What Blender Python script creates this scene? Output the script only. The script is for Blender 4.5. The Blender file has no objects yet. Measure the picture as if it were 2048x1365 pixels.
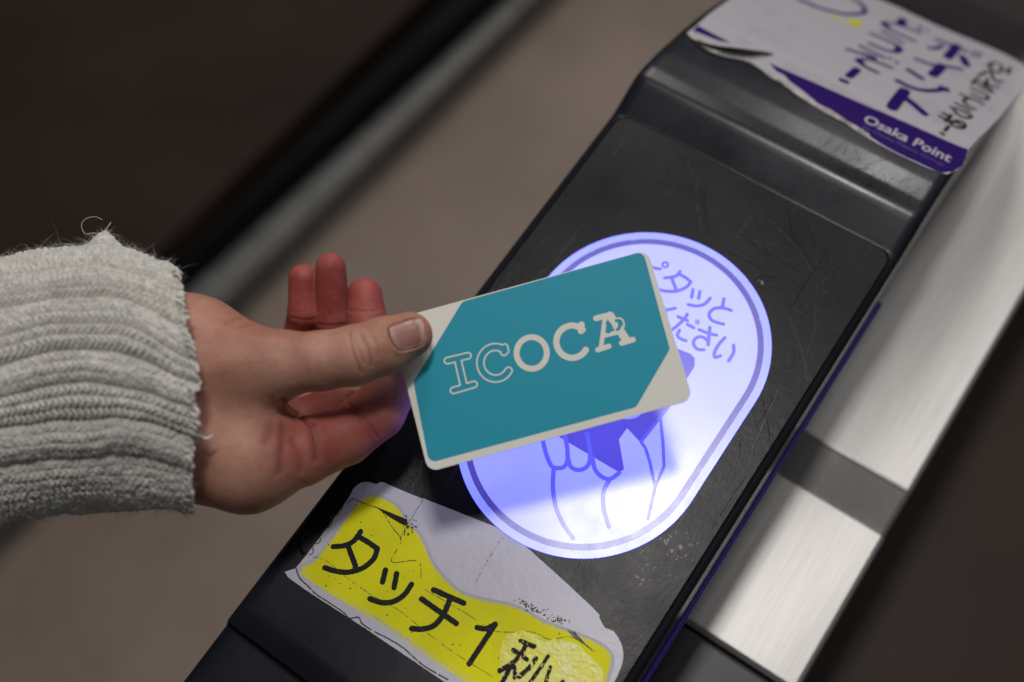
import bpy, math, random
import numpy as np
from mathutils import Matrix, Vector

random.seed(7); RNG = np.random.default_rng(7)
SC = bpy.context.scene
COL = SC.collection
MM = 0.001

# ------------------------------------------------------------------ camera
F = 2333.83                       # focal length in pixels of the 2048 px wide frame
CX, CY = 1024.0, 682.5
AX = np.array([0.82108664, 0.49382952, -0.28626758])    # across the gate, in camera axes (right, down, forward)
AY = np.array([0.56639139, -0.76710666, 0.30124435])    # along the gate
AZ = np.array([-0.07083441, -0.4094872, -0.90956183])   # normal of the reader panel
R = np.array([AX, AY, AZ])
CAM = np.array([75.9, -128.84, 378.42])                 # millimetres
cd = bpy.data.cameras.new('camera'); cam = bpy.data.objects.new('camera', cd); COL.objects.link(cam)
r_, d_, f_ = R[:, 0], R[:, 1], R[:, 2]
cam.matrix_world = Matrix([[r_[i], -d_[i], -f_[i], CAM[i] * MM] for i in range(3)] + [[0, 0, 0, 1]])
cd.sensor_width = 36; cd.lens = 36 * F / 2048
cd.clip_start = 0.01; cd.clip_end = 50
cd.dof.use_dof = True; cd.dof.focus_distance = 0.387; cd.dof.aperture_fstop = 4.6
SC.camera = cam

# ------------------------------------------------------------------ world, lamps, exposure
w = bpy.data.worlds.new('World'); SC.world = w; w.use_nodes = True
w.node_tree.nodes['Background'].inputs[0].default_value = (0.95, 0.97, 1.0, 1)
w.node_tree.nodes['Background'].inputs[1].default_value = 0.07
SC.view_settings.view_transform = 'Standard'; SC.view_settings.look = 'None'
SC.view_settings.exposure = 0; SC.view_settings.gamma = 1
SC.render.film_transparent = False


def area(name, loc, aim, sx, sy, power, col=(1, .97, .93), roll=None):
    l = bpy.data.lights.new(name, 'AREA'); l.shape = 'RECTANGLE'; l.size = sx; l.size_y = sy
    l.energy = power; l.color = col
    o = bpy.data.objects.new(name, l); COL.objects.link(o)
    z = (Vector(loc) - Vector(aim)).normalized()
    x = Vector((1, 0, 0)); y = z.cross(x).normalized(); x = y.cross(z)
    o.matrix_world = Matrix([[x[i], y[i], z[i], loc[i]] for i in range(3)] + [[0, 0, 0, 1]])
    return o


area('ceiling_lamp', (-.148, .31, 1.5), (0, 0, 0), .13, .30, 9.2, (1, .97, .94))
area('aisle_ceiling_lamp', (.12, .80, 1.5), (.05, .3, 0), .26, 1.25, 2.1, (1, .98, .96))
area('left_shaping_light', (-.9, 1.6, 1.5), (-.2, 0, 0), .3, .6, 11.0, (1, .96, .92))  # added light from the upper left, gives the sleeve ribs more shape
area('far_ceiling_lamp', (-.30, 3.1, 1.5), (0, .1, 0), .45, .5, 14.0, (1, .97, .94))


# ------------------------------------------------------------------ projection helpers (mm)
def ray(p):
    p = np.asarray(p, float)
    d = np.stack([p[..., 0] - CX, p[..., 1] - CY, np.full(p.shape[:-1], F)], -1)
    d /= np.linalg.norm(d, axis=-1, keepdims=True)
    return d @ R.T


def U(px, py, z=0.0):             # photograph point -> place on the level z
    d = ray((px, py)); t = (z - CAM[2]) / d[2]
    return CAM + d * t


def PR(P):                        # millimetre point -> photograph point
    q = (np.asarray(P) - CAM) @ R
    return np.stack([q[..., 0] / q[..., 2] * F + CX, q[..., 1] / q[..., 2] * F + CY], -1)


PROF = np.array([(-400, -2.5), (-138.2, -2.2), (-137.4, -1.2), (-136.6, 0), (98.9, 0), (99.3, .1), (111, 4.3), (113.5, 5.2),
                 (116, 5.5), (121, 4.9), (132, 2.0), (142, -1.6), (152, -5.4), (166, -11.4), (184, -21), (200, -30),
                 (230, -47), (260, -66), (300, -92), (380, -150), (400, -170)])


def ZP(y):
    return np.interp(y, PROF[:, 0], PROF[:, 1])


def UP(px, py):                   # photograph point -> place on the curved housing
    z = 0.0
    for _ in range(30):
        P = U(px, py, z); z = .5 * z + .5 * float(ZP(P[1]))
    return P[:2]


def U2(px, py): return U(px, py, 0)[:2]


# ------------------------------------------------------------------ noise
def vnoise(P, seed=0):
    P = np.asarray(P, np.float64); i = np.floor(P).astype(np.int64); f = P - i; f = f * f * (3 - 2 * f)
    def h(a, b, c):
        n = (a * 374761393 + b * 668265263 + c * 1442695041 + seed * 974711) & 0xffffffff
        n = ((n ^ (n >> 13)) * 1274126177) & 0xffffffff
        return ((n ^ (n >> 16)) & 0xffff) / 65535.0
    x, y, z = i[..., 0], i[..., 1], i[..., 2]; fx, fy, fz = f[..., 0], f[..., 1], f[..., 2]
    r = 0
    for a in (0, 1):
        for b in (0, 1):
            for c in (0, 1):
                r = r + h(x + a, y + b, z + c) * (fx if a else 1 - fx) * (fy if b else 1 - fy) * (fz if c else 1 - fz)
    return r * 2 - 1


def n2(x, y, s, seed=0): return vnoise(np.stack([x * s, y * s, np.zeros_like(x) + .5], -1), seed)
def fbm2(x, y, s, seed=0): return n2(x, y, s, seed) * .55 + n2(x, y, s * 2.1, seed + 1) * .3 + n2(x, y, s * 4.3, seed + 2) * .15


# ------------------------------------------------------------------ mesh helpers
def mesh_obj(name, V, Fc, mat, parent=None, smooth=False, attrs=None):
    me = bpy.data.meshes.new(name)
    me.from_pydata((np.asarray(V, float) * MM).tolist(), [], [tuple(int(k) for k in f) for f in Fc] if not isinstance(Fc, np.ndarray) else Fc.tolist())
    me.update()
    if smooth: me.polygons.foreach_set('use_smooth', [True] * len(me.polygons))
    for k, v in (attrs or {}).items():
        a = me.attributes.new(k, 'FLOAT', 'POINT'); a.data.foreach_set('value', np.asarray(v, np.float32))
    me.materials.append(mat)
    o = bpy.data.objects.new(name, me); COL.objects.link(o)
    if parent is not None: o.parent = parent
    return o


def tag(o, label=None, cat=None, group=None, kind=None):
    if label: o['label'] = label
    if cat: o['category'] = cat
    if group: o['group'] = group
    if kind: o['kind'] = kind
    return o


def empty(name, loc=(0, 0, 0)):
    o = bpy.data.objects.new(name, None); COL.objects.link(o); o.location = [c * MM for c in loc]; o.empty_display_size = .02
    return o


def unparent_offset(o, root):     # keeps the meshes written in world millimetres under an Empty at its base
    o.matrix_parent_inverse = Matrix.Translation(-root.location)


def seg(X, Y, pts, r):
    D = np.full(X.shape, 1e9); pts = [tuple(p) for p in pts]
    if len(pts) == 1: return np.hypot(X - pts[0][0], Y - pts[0][1]) - r
    for (ax, ay), (bx, by) in zip(pts[:-1], pts[1:]):
        dx, dy = bx - ax, by - ay; L = dx * dx + dy * dy + 1e-12
        t = np.clip(((X - ax) * dx + (Y - ay) * dy) / L, 0, 1)
        D = np.minimum(D, np.hypot(X - ax - t * dx, Y - ay - t * dy))
    return D - r


def poly(X, Y, pts):
    pts = np.asarray(pts, float); D = np.full(X.shape, 1e9); ins = np.zeros(X.shape, bool)
    for (ax, ay), (bx, by) in zip(pts, np.roll(pts, -1, 0)):
        dx, dy = bx - ax, by - ay; L = dx * dx + dy * dy + 1e-12
        t = np.clip(((X - ax) * dx + (Y - ay) * dy) / L, 0, 1)
        D = np.minimum(D, np.hypot(X - ax - t * dx, Y - ay - t * dy))
        c = ((ay > Y) != (by > Y)) & (X < (bx - ax) * (Y - ay) / (by - ay + 1e-12) + ax)
        ins ^= c
    return np.where(ins, -D, D)


def smooth_pts(pts, n=6, closed=False):
    P = np.asarray(pts, float)
    if len(P) < 3: return P
    out = []; N = len(P)
    rng = range(N if closed else N - 1)
    for i in rng:
        p0 = P[(i - 1) % N] if closed or i > 0 else P[0]; p1 = P[i]; p2 = P[(i + 1) % N]
        p3 = P[(i + 2) % N] if closed or i + 2 < N else P[-1]
        for k in range(n):
            t = k / n
            out.append(.5 * ((2 * p1) + (-p0 + p2) * t + (2 * p0 - 5 * p1 + 4 * p2 - p3) * t * t + (-p0 + 3 * p1 - 3 * p2 + p3) * t ** 3))
    if not closed: out.append(P[-1])
    return np.array(out)


def sheet(name, f, box, h, mapf, mat, parent=None, thick=0.0, attrs=None, smooth=False):
    """flat shape f(x, y) < 0 meshed with clean clipped edges, laid on a surface by mapf"""
    x0, x1, y0, y1 = box
    nx = int((x1 - x0) / h) + 2; ny = int((y1 - y0) / h) + 2
    xs = x0 + np.arange(nx) * h; ys = y0 + np.arange(ny) * h
    X, Y = np.meshgrid(xs, ys, indexing='ij'); D = f(X, Y)
    D = np.where(np.abs(D) < h * .02, h * .02 * np.where(D < 0, -1, 1), D)
    ins = D < 0; idx = -np.ones(X.shape, int); idx[ins] = np.arange(ins.sum())
    VX = list(X[ins]); VY = list(Y[ins])
    full = ins[:-1, :-1] & ins[1:, :-1] & ins[1:, 1:] & ins[:-1, 1:]
    anyi = ins[:-1, :-1] | ins[1:, :-1] | ins[1:, 1:] | ins[:-1, 1:]
    I, J = np.nonzero(full)
    faces = np.stack([idx[I, J], idx[I + 1, J], idx[I + 1, J + 1], idx[I, J + 1]], -1).tolist()
    cache = {}
    def cross(a, b):
        k = (a, b) if a < b else (b, a)
        if k not in cache:
            da, db = D[a], D[b]; t = da / (da - db)
            cache[k] = len(VX); VX.append(X[a] + (X[b] - X[a]) * t); VY.append(Y[a] + (Y[b] - Y[a]) * t)
        return cache[k]
    for i, j in zip(*np.nonzero(anyi & ~full)):
        c = [(i, j), (i + 1, j), (i + 1, j + 1), (i, j + 1)]
        k = [bool(ins[q]) for q in c]
        if (k[0] and k[2] and not k[1] and not k[3]) or (k[1] and k[3] and not k[0] and not k[2]):
            for q in range(4):
                if k[q]: faces.append([idx[c[q]], cross(c[q], c[(q + 1) % 4]), cross(c[(q - 1) % 4], c[q])])
            continue
        pl = []
        for q in range(4):
            a, b = c[q], c[(q + 1) % 4]
            if k[q]: pl.append(idx[a])
            if k[q] != k[(q + 1) % 4]: pl.append(cross(a, b))
        if len(pl) > 2: faces.append(pl)
    VX = np.array(VX); VY = np.array(VY)
    if len(VX) == 0: return None
    V = np.stack(mapf(VX, VY), -1)
    at = {k: g(VX, VY) for k, g in (attrs or {}).items()}
    if thick:
        E = {}
        for fc in faces:
            for a, b in zip(fc, fc[1:] + fc[:1]):
                if (b, a) in E: del E[(b, a)]
                else: E[(a, b)] = 1
        n = len(V); low = {}
        q3 = np.stack(mapf(VX, VY), -1)
        nrm = sheet_normal(mapf, VX, VY)
        L = []
        for a, b in E:
            for k in (a, b):
                if k not in low:
                    low[k] = n + len(L); L.append(V[k] - nrm[k] * thick)
            faces.append([b, a, low[a], low[b]])
        V = np.concatenate([V, np.array(L)])
        at = {k: np.concatenate([v, [v[q] for q in low]]) for k, v in at.items()}
    return mesh_obj(name, V, faces, mat, parent, smooth, at)


def sheet_normal(mapf, x, y):
    e = .3
    a = np.stack(mapf(x + e, y), -1) - np.stack(mapf(x - e, y), -1); b = np.stack(mapf(x, y + e), -1) - np.stack(mapf(x, y - e), -1)
    n = np.cross(a, b); n /= np.linalg.norm(n, axis=-1, keepdims=True); return n


def flat(z): return lambda x, y: (x, y, np.full(np.shape(x), z))
def onprof(off): return lambda x, y: (x, y, ZP(y) + off)


def bbox(pts, m):
    P = np.concatenate([np.asarray(p, float).reshape(-1, 2) for p in pts])
    return (P[:, 0].min() - m, P[:, 0].max() + m, P[:, 1].min() - m, P[:, 1].max() + m)


def strokes(name, lst, mapf, mat, parent=None, h=.14, extra=None, attrs=None):
    """lst: (points, radius) in surface millimetres"""
    b = bbox([p for p, r in lst], max(r for p, r in lst) + .6)
    def f(X, Y):
        D = np.full(X.shape, 1e9)
        for p, r in lst: D = np.minimum(D, seg(X, Y, p, r))
        return extra(X, Y, D) if extra else D
    return sheet(name, f, b, h, mapf, mat, parent, attrs=attrs)


def tube(V, Fc, pts, r, n=6):
    pts = np.asarray(pts, float); base = len(V); m = len(pts)
    rr = r if hasattr(r, '__len__') else [r] * m
    up = np.array([.3, .2, .93])
    for i, p in enumerate(pts):
        t = pts[min(i + 1, m - 1)] - pts[max(i - 1, 0)]; t /= np.linalg.norm(t) + 1e-9
        a = np.cross(t, up); a /= np.linalg.norm(a) + 1e-9; b = np.cross(t, a)
        for k in range(n):
            g = 2 * math.pi * k / n; V.append(p + rr[i] * (a * math.cos(g) + b * math.sin(g)))
    for i in range(m - 1):
        for k in range(n):
            q = base + i * n; Fc.append([q + k, q + (k + 1) % n, q + n + (k + 1) % n, q + n + k])
    Fc.append([base + k for k in range(n)][::-1]); Fc.append([base + (m - 1) * n + k for k in range(n)])


def box(name, x0, x1, y0, y1, z0, z1, mat, parent=None, bev=1.0, rot=0, about=(0, 0)):
    import bmesh
    bm = bmesh.new(); bmesh.ops.create_cube(bm, size=1)
    for v in bm.verts:
        v.co = Vector(((x0 + x1) / 2 + v.co.x * (x1 - x0), (y0 + y1) / 2 + v.co.y * (y1 - y0), (z0 + z1) / 2 + v.co.z * (z1 - z0)))
    if bev: bmesh.ops.bevel(bm, geom=list(bm.edges), offset=bev, segments=3, affect='EDGES', profile=.5)
    if rot: bmesh.ops.rotate(bm, verts=bm.verts, cent=(about[0], about[1], 0), matrix=Matrix.Rotation(rot, 3, 'Z'))
    for v in bm.verts: v.co *= MM
    me = bpy.data.meshes.new(name); bm.to_mesh(me); bm.free(); me.materials.append(mat)
    me.polygons.foreach_set('use_smooth', [False] * len(me.polygons))
    o = bpy.data.objects.new(name, me); COL.objects.link(o)
    if parent is not None: o.parent = parent
    return o


# ------------------------------------------------------------------ materials
def NT(name):
    m = bpy.data.materials.new(name); m.use_nodes = True; nt = m.node_tree
    return m, nt, nt.nodes['Principled BSDF']


def nd(nt, t, **kw):
    n = nt.nodes.new(t)
    for k, v in kw.items():
        if k.startswith('i_'): n.inputs[k[2:].replace('_', ' ')].default_value = v
        else: setattr(n, k, v)
    return n


def coords(nt, scale=(1, 1, 1), rot=(0, 0, 0)):
    t = nd(nt, 'ShaderNodeTexCoord'); mp = nd(nt, 'ShaderNodeMapping')
    mp.inputs['Scale'].default_value = scale; mp.inputs['Rotation'].default_value = rot
    nt.links.new(t.outputs['Object'], mp.inputs['Vector']); return mp.outputs['Vector']


def noise(nt, vec, scale, detail=4, rough=.55):
    n = nd(nt, 'ShaderNodeTexNoise'); n.inputs['Scale'].default_value = scale; n.inputs['Detail'].default_value = detail
    n.inputs['Roughness'].default_value = rough; nt.links.new(vec, n.inputs['Vector']); return n.outputs['Fac']


def ramp(nt, fac, stops):
    r = nd(nt, 'ShaderNodeValToRGB'); e = r.color_ramp.elements
    while len(e) < len(stops): e.new(.5)
    for k, (p, c) in enumerate(stops):
        e[k].position = p; e[k].color = (c, c, c, 1) if not hasattr(c, '__len__') else (*c, 1)
    nt.links.new(fac, r.inputs['Fac']); return r.outputs['Color']


def bump(nt, bs, h, strength, dist):
    b = nd(nt, 'ShaderNodeBump'); b.inputs['Strength'].default_value = strength; b.inputs['Distance'].default_value = dist
    nt.links.new(h, b.inputs['Height'])
    if bs.inputs['Normal'].links: nt.links.new(bs.inputs['Normal'].links[0].from_socket, b.inputs['Normal'])
    nt.links.new(b.outputs['Normal'], bs.inputs['Normal'])


def mixc(nt, fac, a, b, mode='MIX'):
    m = nd(nt, 'ShaderNodeMix', data_type='RGBA', blend_type=mode)
    for sk, v in ((0, fac), (6, a), (7, b)):
        if hasattr(v, 'node'): nt.links.new(v, m.inputs[sk])
        elif sk == 0: m.inputs[sk].default_value = v
        else: m.inputs[sk].default_value = (*v, 1)
    return m.outputs[2]


def simple(name, col, rough=.5, spec=.5, metal=0, bn=0, bs=300, var=.0):
    m, nt, b = NT(name)
    b.inputs['Base Color'].default_value = (*col, 1); b.inputs['Roughness'].default_value = rough
    b.inputs['Specular IOR Level'].default_value = spec; b.inputs['Metallic'].default_value = metal
    v = coords(nt)
    if var:
        c = mixc(nt, ramp(nt, noise(nt, v, bs * .2, 5), [(.35, 0), (.65, 1)]), tuple(x * (1 - var) for x in col), tuple(min(1, x * (1 + var)) for x in col))
        nt.links.new(c, b.inputs['Base Color'])
    if bn: bump(nt, b, noise(nt, v, bs, 4), bn, .0002)
    return m


def plastic(name, col, r0, r1, scratch=.5):
    """worn black ABS: leathery grain, fine scratches that catch light, patchy polish"""
    m, nt, b = NT(name); v = coords(nt)
    wear = noise(nt, v, 22, 5, .6)
    lum = ramp(nt, wear, [(.35, tuple(c * .85 for c in col)), (.7, tuple(c * 1.2 for c in col))])
    fine = noise(nt, coords(nt, (1, .35, 1), (0, 0, .35)), 900, 3, .7)
    sc = []
    for k, (sx, sy, rz, s) in enumerate([(1, .035, .12, 620), (1, .04, -.35, 520), (1, .03, .75, 380), (1, .05, -1.1, 330)]):
        n = noise(nt, coords(nt, (sx, sy, 1), (0, 0, rz)), s, 2, .5)
        sc.append(ramp(nt, n, [(.70, 0), (.76, 1)]))
    s = sc[0]
    for q in sc[1:]: s = mixc(nt, 1.0, s, q, 'LIGHTEN')
    msk = ramp(nt, noise(nt, v, 30, 3), [(.4, .15), (.65, 1)])
    s = mixc(nt, 1.0, s, msk, 'MULTIPLY')
    sm = nd(nt, 'ShaderNodeMath', operation='MULTIPLY'); nt.links.new(s, sm.inputs[0]); sm.inputs[1].default_value = scratch
    c = mixc(nt, sm.outputs[0], lum, (.10, .098, .095))
    nt.links.new(c, b.inputs['Base Color']); b.inputs['Specular IOR Level'].default_value = .17 if r1 > .35 else .28
    rr = nd(nt, 'ShaderNodeMapRange'); rr.inputs['To Min'].default_value = r0; rr.inputs['To Max'].default_value = r1
    rr.inputs['From Min'].default_value = .3; rr.inputs['From Max'].default_value = .7
    nt.links.new(wear, rr.inputs['Value']); nt.links.new(rr.outputs[0], b.inputs['Roughness'])
    gr = 1 if r1 > .35 else .25
    bump(nt, b, fine, .30 * gr, .00025); bump(nt, b, noise(nt, v, 260, 4), .2 * gr, .0003); bump(nt, b, s, -.35, .0001)
    return m


M = {}
M['shell'] = plastic('housing_plastic', (.010, .011, .017), .20, .32, .10)
M['inset'] = plastic('inset_plastic', (.0075, .0072, .0082), .27, .40, .35)
M['gap'] = simple('seam_gap', (.003, .003, .003), .8, .1)
M['scuff'] = simple('scraped_plastic', (.30, .29, .28), .6, .3, bn=.4, bs=900)

# brushed stainless steel
m, nt, b = NT('brushed_steel'); M['steel'] = m
b.inputs['Metallic'].default_value = .8; b.inputs['Roughness'].default_value = .46
br = noise(nt, coords(nt, (1, .02, 1)), 1500, 3, .7)
nt.links.new(ramp(nt, br, [(.3, (.40, .385, .375)), (.7, (.50, .485, .47))]), b.inputs['Base Color'])
bump(nt, b, br, .3, .0001); bump(nt, b, noise(nt, coords(nt, (1, .3, 1)), 60, 3), .03, .0004)
b.inputs['Anisotropic'].default_value = .5
M['sensor'] = simple('smoked_sensor_window', (.02, .02, .022), .28, .5)
M['blackmetal'] = simple('black_coated_plate', (.012, .012, .014), .4, .4, bn=.2, var=.3)
M['brown'] = simple('dark_brown_laminate', (.036, .022, .017), .5, .2, var=.25, bs=20)
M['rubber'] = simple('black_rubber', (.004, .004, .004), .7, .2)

# floor: worn resin tiles, pinkish beige with fine speckle
m, nt, b = NT('station_floor'); M['floor'] = m
v = coords(nt); a1 = noise(nt, v, 3.5, 5, .6); a2 = noise(nt, v, 120, 3, .7)
c = mixc(nt, ramp(nt, a1, [(.35, 0), (.65, 1)]), (.22, .162, .130), (.31, .235, .192))
c = mixc(nt, ramp(nt, a2, [(.55, 0), (.7, .35)]), c, (.08, .07, .06))
nt.links.new(c, b.inputs['Base Color']); b.inputs['Roughness'].default_value = .55

# backlit touch pad (it gives off light) and its prints
def glow(name, base, emis, es, rough=.24, wear=False):
    m, nt, b = NT(name)
    b.inputs['Base Color'].default_value = (*base, 1); b.inputs['Roughness'].default_value = rough
    b.inputs['Emission Color'].default_value = (*emis, 1); b.inputs['Emission Strength'].default_value = es
    v = coords(nt); b.inputs['Specular IOR Level'].default_value = .5
    un = nd(nt, 'ShaderNodeMapRange'); un.inputs['From Min'].default_value = .3; un.inputs['From Max'].default_value = .7
    un.inputs['To Min'].default_value = es * .82; un.inputs['To Max'].default_value = es * 1.12
    nt.links.new(noise(nt, v, 26, 2, .4), un.inputs['Value']); nt.links.new(un.outputs[0], b.inputs['Emission Strength'])
    bump(nt, b, noise(nt, coords(nt, (1, .1, 1), (0, 0, -.4)), 500, 3), .10, .0001)
    rr = ramp(nt, noise(nt, v, 60, 5, .7), [(.3, rough * .95), (.7, rough * 1.25)])
    nt.links.new(rr, b.inputs['Roughness'])
    return m
M['pad'] = glow('lit_pad_plastic', (.50, .50, .52), (.215, .255, 1.9), 1.0)
M['rim'] = glow('lit_rim_plastic', (.35, .36, .42), (.20, .25, 2.3), 1.0)
M['padprint'] = glow('lit_pad_print', (.12, .12, .20), (.055, .04, .62), 1.0)
M['padring'] = glow('lit_pad_ring_print', (.15, .14, .20), (.035, .028, .36), 1.0)
M['padtext'] = glow('lit_pad_text_print', (.14, .14, .22), (.07, .075, .95), 1.0)
M['finger'] = glow('lit_pad_pale_print', (.38, .40, .5), (.16, .20, 1.7), 1.0)

# card
M['cardwhite'] = simple('card_white', (.76, .745, .68), .45, .12, bn=.03, bs=1500)
M['teal'] = simple('card_teal', (.022, .31, .43), .45, .12, bn=.03, bs=1500)
M['cardink'] = simple('card_white_ink', (.76, .74, .67), .45, .12)

# stickers
def paper(name, col, col2, rough=.42, bn=.25, bs=350, var_s=45, lo=.55, hi=.75):
    m, nt, b = NT(name); v = coords(nt)
    nt.links.new(mixc(nt, ramp(nt, noise(nt, v, var_s, 6, .7), [(lo, 0), (hi, 1)]), col, col2), b.inputs['Base Color'])
    b.inputs['Roughness'].default_value = rough; b.inputs['Specular IOR Level'].default_value = .3
    bump(nt, b, noise(nt, v, bs, 4, .6), bn, .0002)
    return m
M['stickerwhite'] = paper('sticker_white_film', (.52, .505, .59), (.43, .42, .49), .33, .35, 300)
M['pointwhite'] = paper('glossy_sticker_white', (.42, .40, .44), (.34, .32, .36), .25, .2, 120, 30)
M['purple'] = simple('sticker_purple_ink', (.020, .002, .11), .5, .06, bn=.2, bs=150)
M['ink'] = simple('sticker_black_ink', (.008, .008, .009), .5, .12, bn=.2, bs=300)
M['greyink'] = simple('rubbed_grey_ink', (.13, .125, .14), .5, .3, var=.4, bs=900)
M['grime'] = simple('grime_line', (.05, .045, .03), .6, .3)
M['torn'] = paper('torn_paper_edge', (.50, .47, .45), (.16, .14, .10), .7, .8, 700, 160, .45, .6)
M['fold'] = simple('curled_sticker_back', (.09, .085, .065), .3, .6, bn=.9, bs=260, var=.5)
M['lilac'] = simple('faded_lilac_ink', (.045, .02, .17), .35, .5)
M['yellowstar'] = simple('yellow_star_ink', (.50, .50, .02), .35, .5)
# yellow print that wears off towards its edge
m, nt, b = NT('worn_yellow_print'); M['yellow'] = m; v = coords(nt)
at = nd(nt, 'ShaderNodeAttribute', attribute_name='fade')
nz = noise(nt, v, 900, 4, .8)
ad = nd(nt, 'ShaderNodeMath', operation='ADD'); nt.links.new(at.outputs['Fac'], ad.inputs[0]); nt.links.new(nz, ad.inputs[1])
msk = ramp(nt, ad.outputs[0], [(.62, 0), (.95, 1)])
yc = mixc(nt, ramp(nt, noise(nt, v, 50, 4), [(.4, 0), (.7, 1)]), (.80, .77, .003), (.68, .655, .004))
nt.links.new(mixc(nt, msk, (.47, .455, .53), yc), b.inputs['Base Color'])
b.inputs['Roughness'].default_value = .5; b.inputs['Specular IOR Level'].default_value = .12; bump(nt, b, noise(nt, v, 300, 4), .3, .0002)
M['crinkle'] = paper('crinkled_yellow_film', (.74, .71, .02), (.76, .73, .26), .33, .5, 260, 70, .42, .62)
bs_ = M['crinkle'].node_tree; bump(bs_, bs_.nodes['Principled BSDF'], noise(bs_, coords(bs_), 900, 2), .35, .0003)

# skin
m, nt, b = NT('skin'); M['skin'] = m; v = coords(nt)
ar = nd(nt, 'ShaderNodeAttribute', attribute_name='red')
c = mixc(nt, ramp(nt, noise(nt, v, 60, 5), [(.35, 0), (.65, 1)]), (.38, .18, .122), (.50, .262, .195))
c2 = mixc(nt, ramp(nt, noise(nt, v, 130, 4), [(.35, 0), (.7, 1)]), (.29, .056, .046), (.40, .095, .078))
c = mixc(nt, ramp(nt, noise(nt, v, 420, 3, .7), [(.45, 0), (.75, .30)]), c, (.34, .125, .085))
c = mixc(nt, ar.outputs['Fac'], c, c2)
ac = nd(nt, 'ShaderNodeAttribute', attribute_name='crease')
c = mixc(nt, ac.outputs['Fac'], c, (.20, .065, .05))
nt.links.new(c, b.inputs['Base Color']); b.inputs['Roughness'].default_value = .55
b.inputs['Specular IOR Level'].default_value = .3
b.inputs['Subsurface Weight'].default_value = .07; b.inputs['Subsurface Radius'].default_value = (1, .35, .2)
b.inputs['Subsurface Scale'].default_value = .0025
vo = nd(nt, 'ShaderNodeTexVoronoi'); vo.inputs['Scale'].default_value = 1300; nt.links.new(v, vo.inputs['Vector'])
bump(nt, b, vo.outputs['Distance'], .3, .00018); bump(nt, b, noise(nt, coords(nt, (1, .16, .3), (0, 0, -.55)), 900, 3, .6), .35, .0002); bump(nt, b, noise(nt, v, 300, 5, .65), .4, .0004)
m, nt, b = NT('nail'); M['nail'] = m
aw = nd(nt, 'ShaderNodeAttribute', attribute_name='tip')
nt.links.new(mixc(nt, aw.outputs['Fac'], (.36, .175, .15), (.52, .38, .32)), b.inputs['Base Color'])
b.inputs['Roughness'].default_value = .3; b.inputs['Subsurface Weight'].default_value = .1; b.inputs['Subsurface Scale'].default_value = .002

# wool
m, nt, b = NT('wool'); M['wool'] = m; v = coords(nt)
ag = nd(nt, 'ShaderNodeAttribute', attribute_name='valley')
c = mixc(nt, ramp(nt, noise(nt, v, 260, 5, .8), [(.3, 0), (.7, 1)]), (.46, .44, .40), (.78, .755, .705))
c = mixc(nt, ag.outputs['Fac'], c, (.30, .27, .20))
nt.links.new(c, b.inputs['Base Color']); b.inputs['Roughness'].default_value = .95; b.inputs['Specular IOR Level'].default_value = .1
b.inputs['Sheen Weight'].default_value = .25
bump(nt, b, noise(nt, coords(nt, (1, 1, 1)), 1100, 4, .8), .6, .0005)
M['fuzz'] = simple('wool_fibre', (.55, .54, .50), .9, .1)


# ================================================================== SETTING
FZ = -900
fl = mesh_obj('floor', [(-6000, -6000, FZ), (6000, -6000, FZ), (6000, 6000, FZ), (-6000, 6000, FZ)], [[0, 1, 2, 3]], M['floor'])
tag(fl, kind='structure')

# neighbouring gate across the aisle (blurred, upper left)
nb = empty('gate_cabinet', (-900, 400, FZ))
tag(nb, 'dark brown gate cabinet with grey steel plinth, out of focus across the aisle', 'gate')
def pxline(z, a, b): return U(*a, z), U(*b, z)
def prism(name, A, B, wdt, z0, z1, mat, parent, ext=900, slope=0):
    """long block whose near edge runs through A-B; it extends wdt to the left"""
    t = (B - A)[:2]; t /= np.linalg.norm(t); nrm = np.array([-t[1], t[0]])
    A2 = A[:2] - t * ext; B2 = B[:2] + t * ext
    V = []
    for z, s in ((z0, slope), (z1, 0)):
        for P in (A2, B2):
            V.append((*(P - nrm * s), z)); 
        for P in (B2, A2): V.append((*(P + nrm * wdt), z))
    Fc = [[3, 2, 1, 0], [4, 5, 6, 7], [0, 1, 5, 4], [1, 2, 6, 5], [2, 3, 7, 6], [3, 0, 4, 7]]
    o = mesh_obj(name, V, Fc, mat, parent); unparent_offset(o, nb); return o
A, B = pxline(FZ, (499, 618), (1122, 0)); prism('plinth', A, B, 500, FZ, FZ + 60, simple('grey_plinth_steel', (.20, .20, .195), .45, .4, .2, var=.2), nb, slope=-2)
A, B = pxline(FZ + 60, (392, 568), (1015, 0)); prism('black_base_skirt', A, B, 500, FZ + 60, FZ + 110, M['rubber'], nb)  # black rubber skirt between plinth and cabinet body
A, B = pxline(FZ + 110, (312, 560), (890, 0)); prism('cabinet_body', A, B, 600, FZ + 110, FZ + 150, M['brown'], nb)

# ================================================================== TICKET GATE
GB = empty('ticket_gate', (0, 0, FZ))
tag(GB, 'black plastic ticket gate with a blue glowing touch pad and brushed steel flank', 'ticket gate')
def G(o):
    unparent_offset(o, GB) if o.parent == GB else None
    return o

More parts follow.
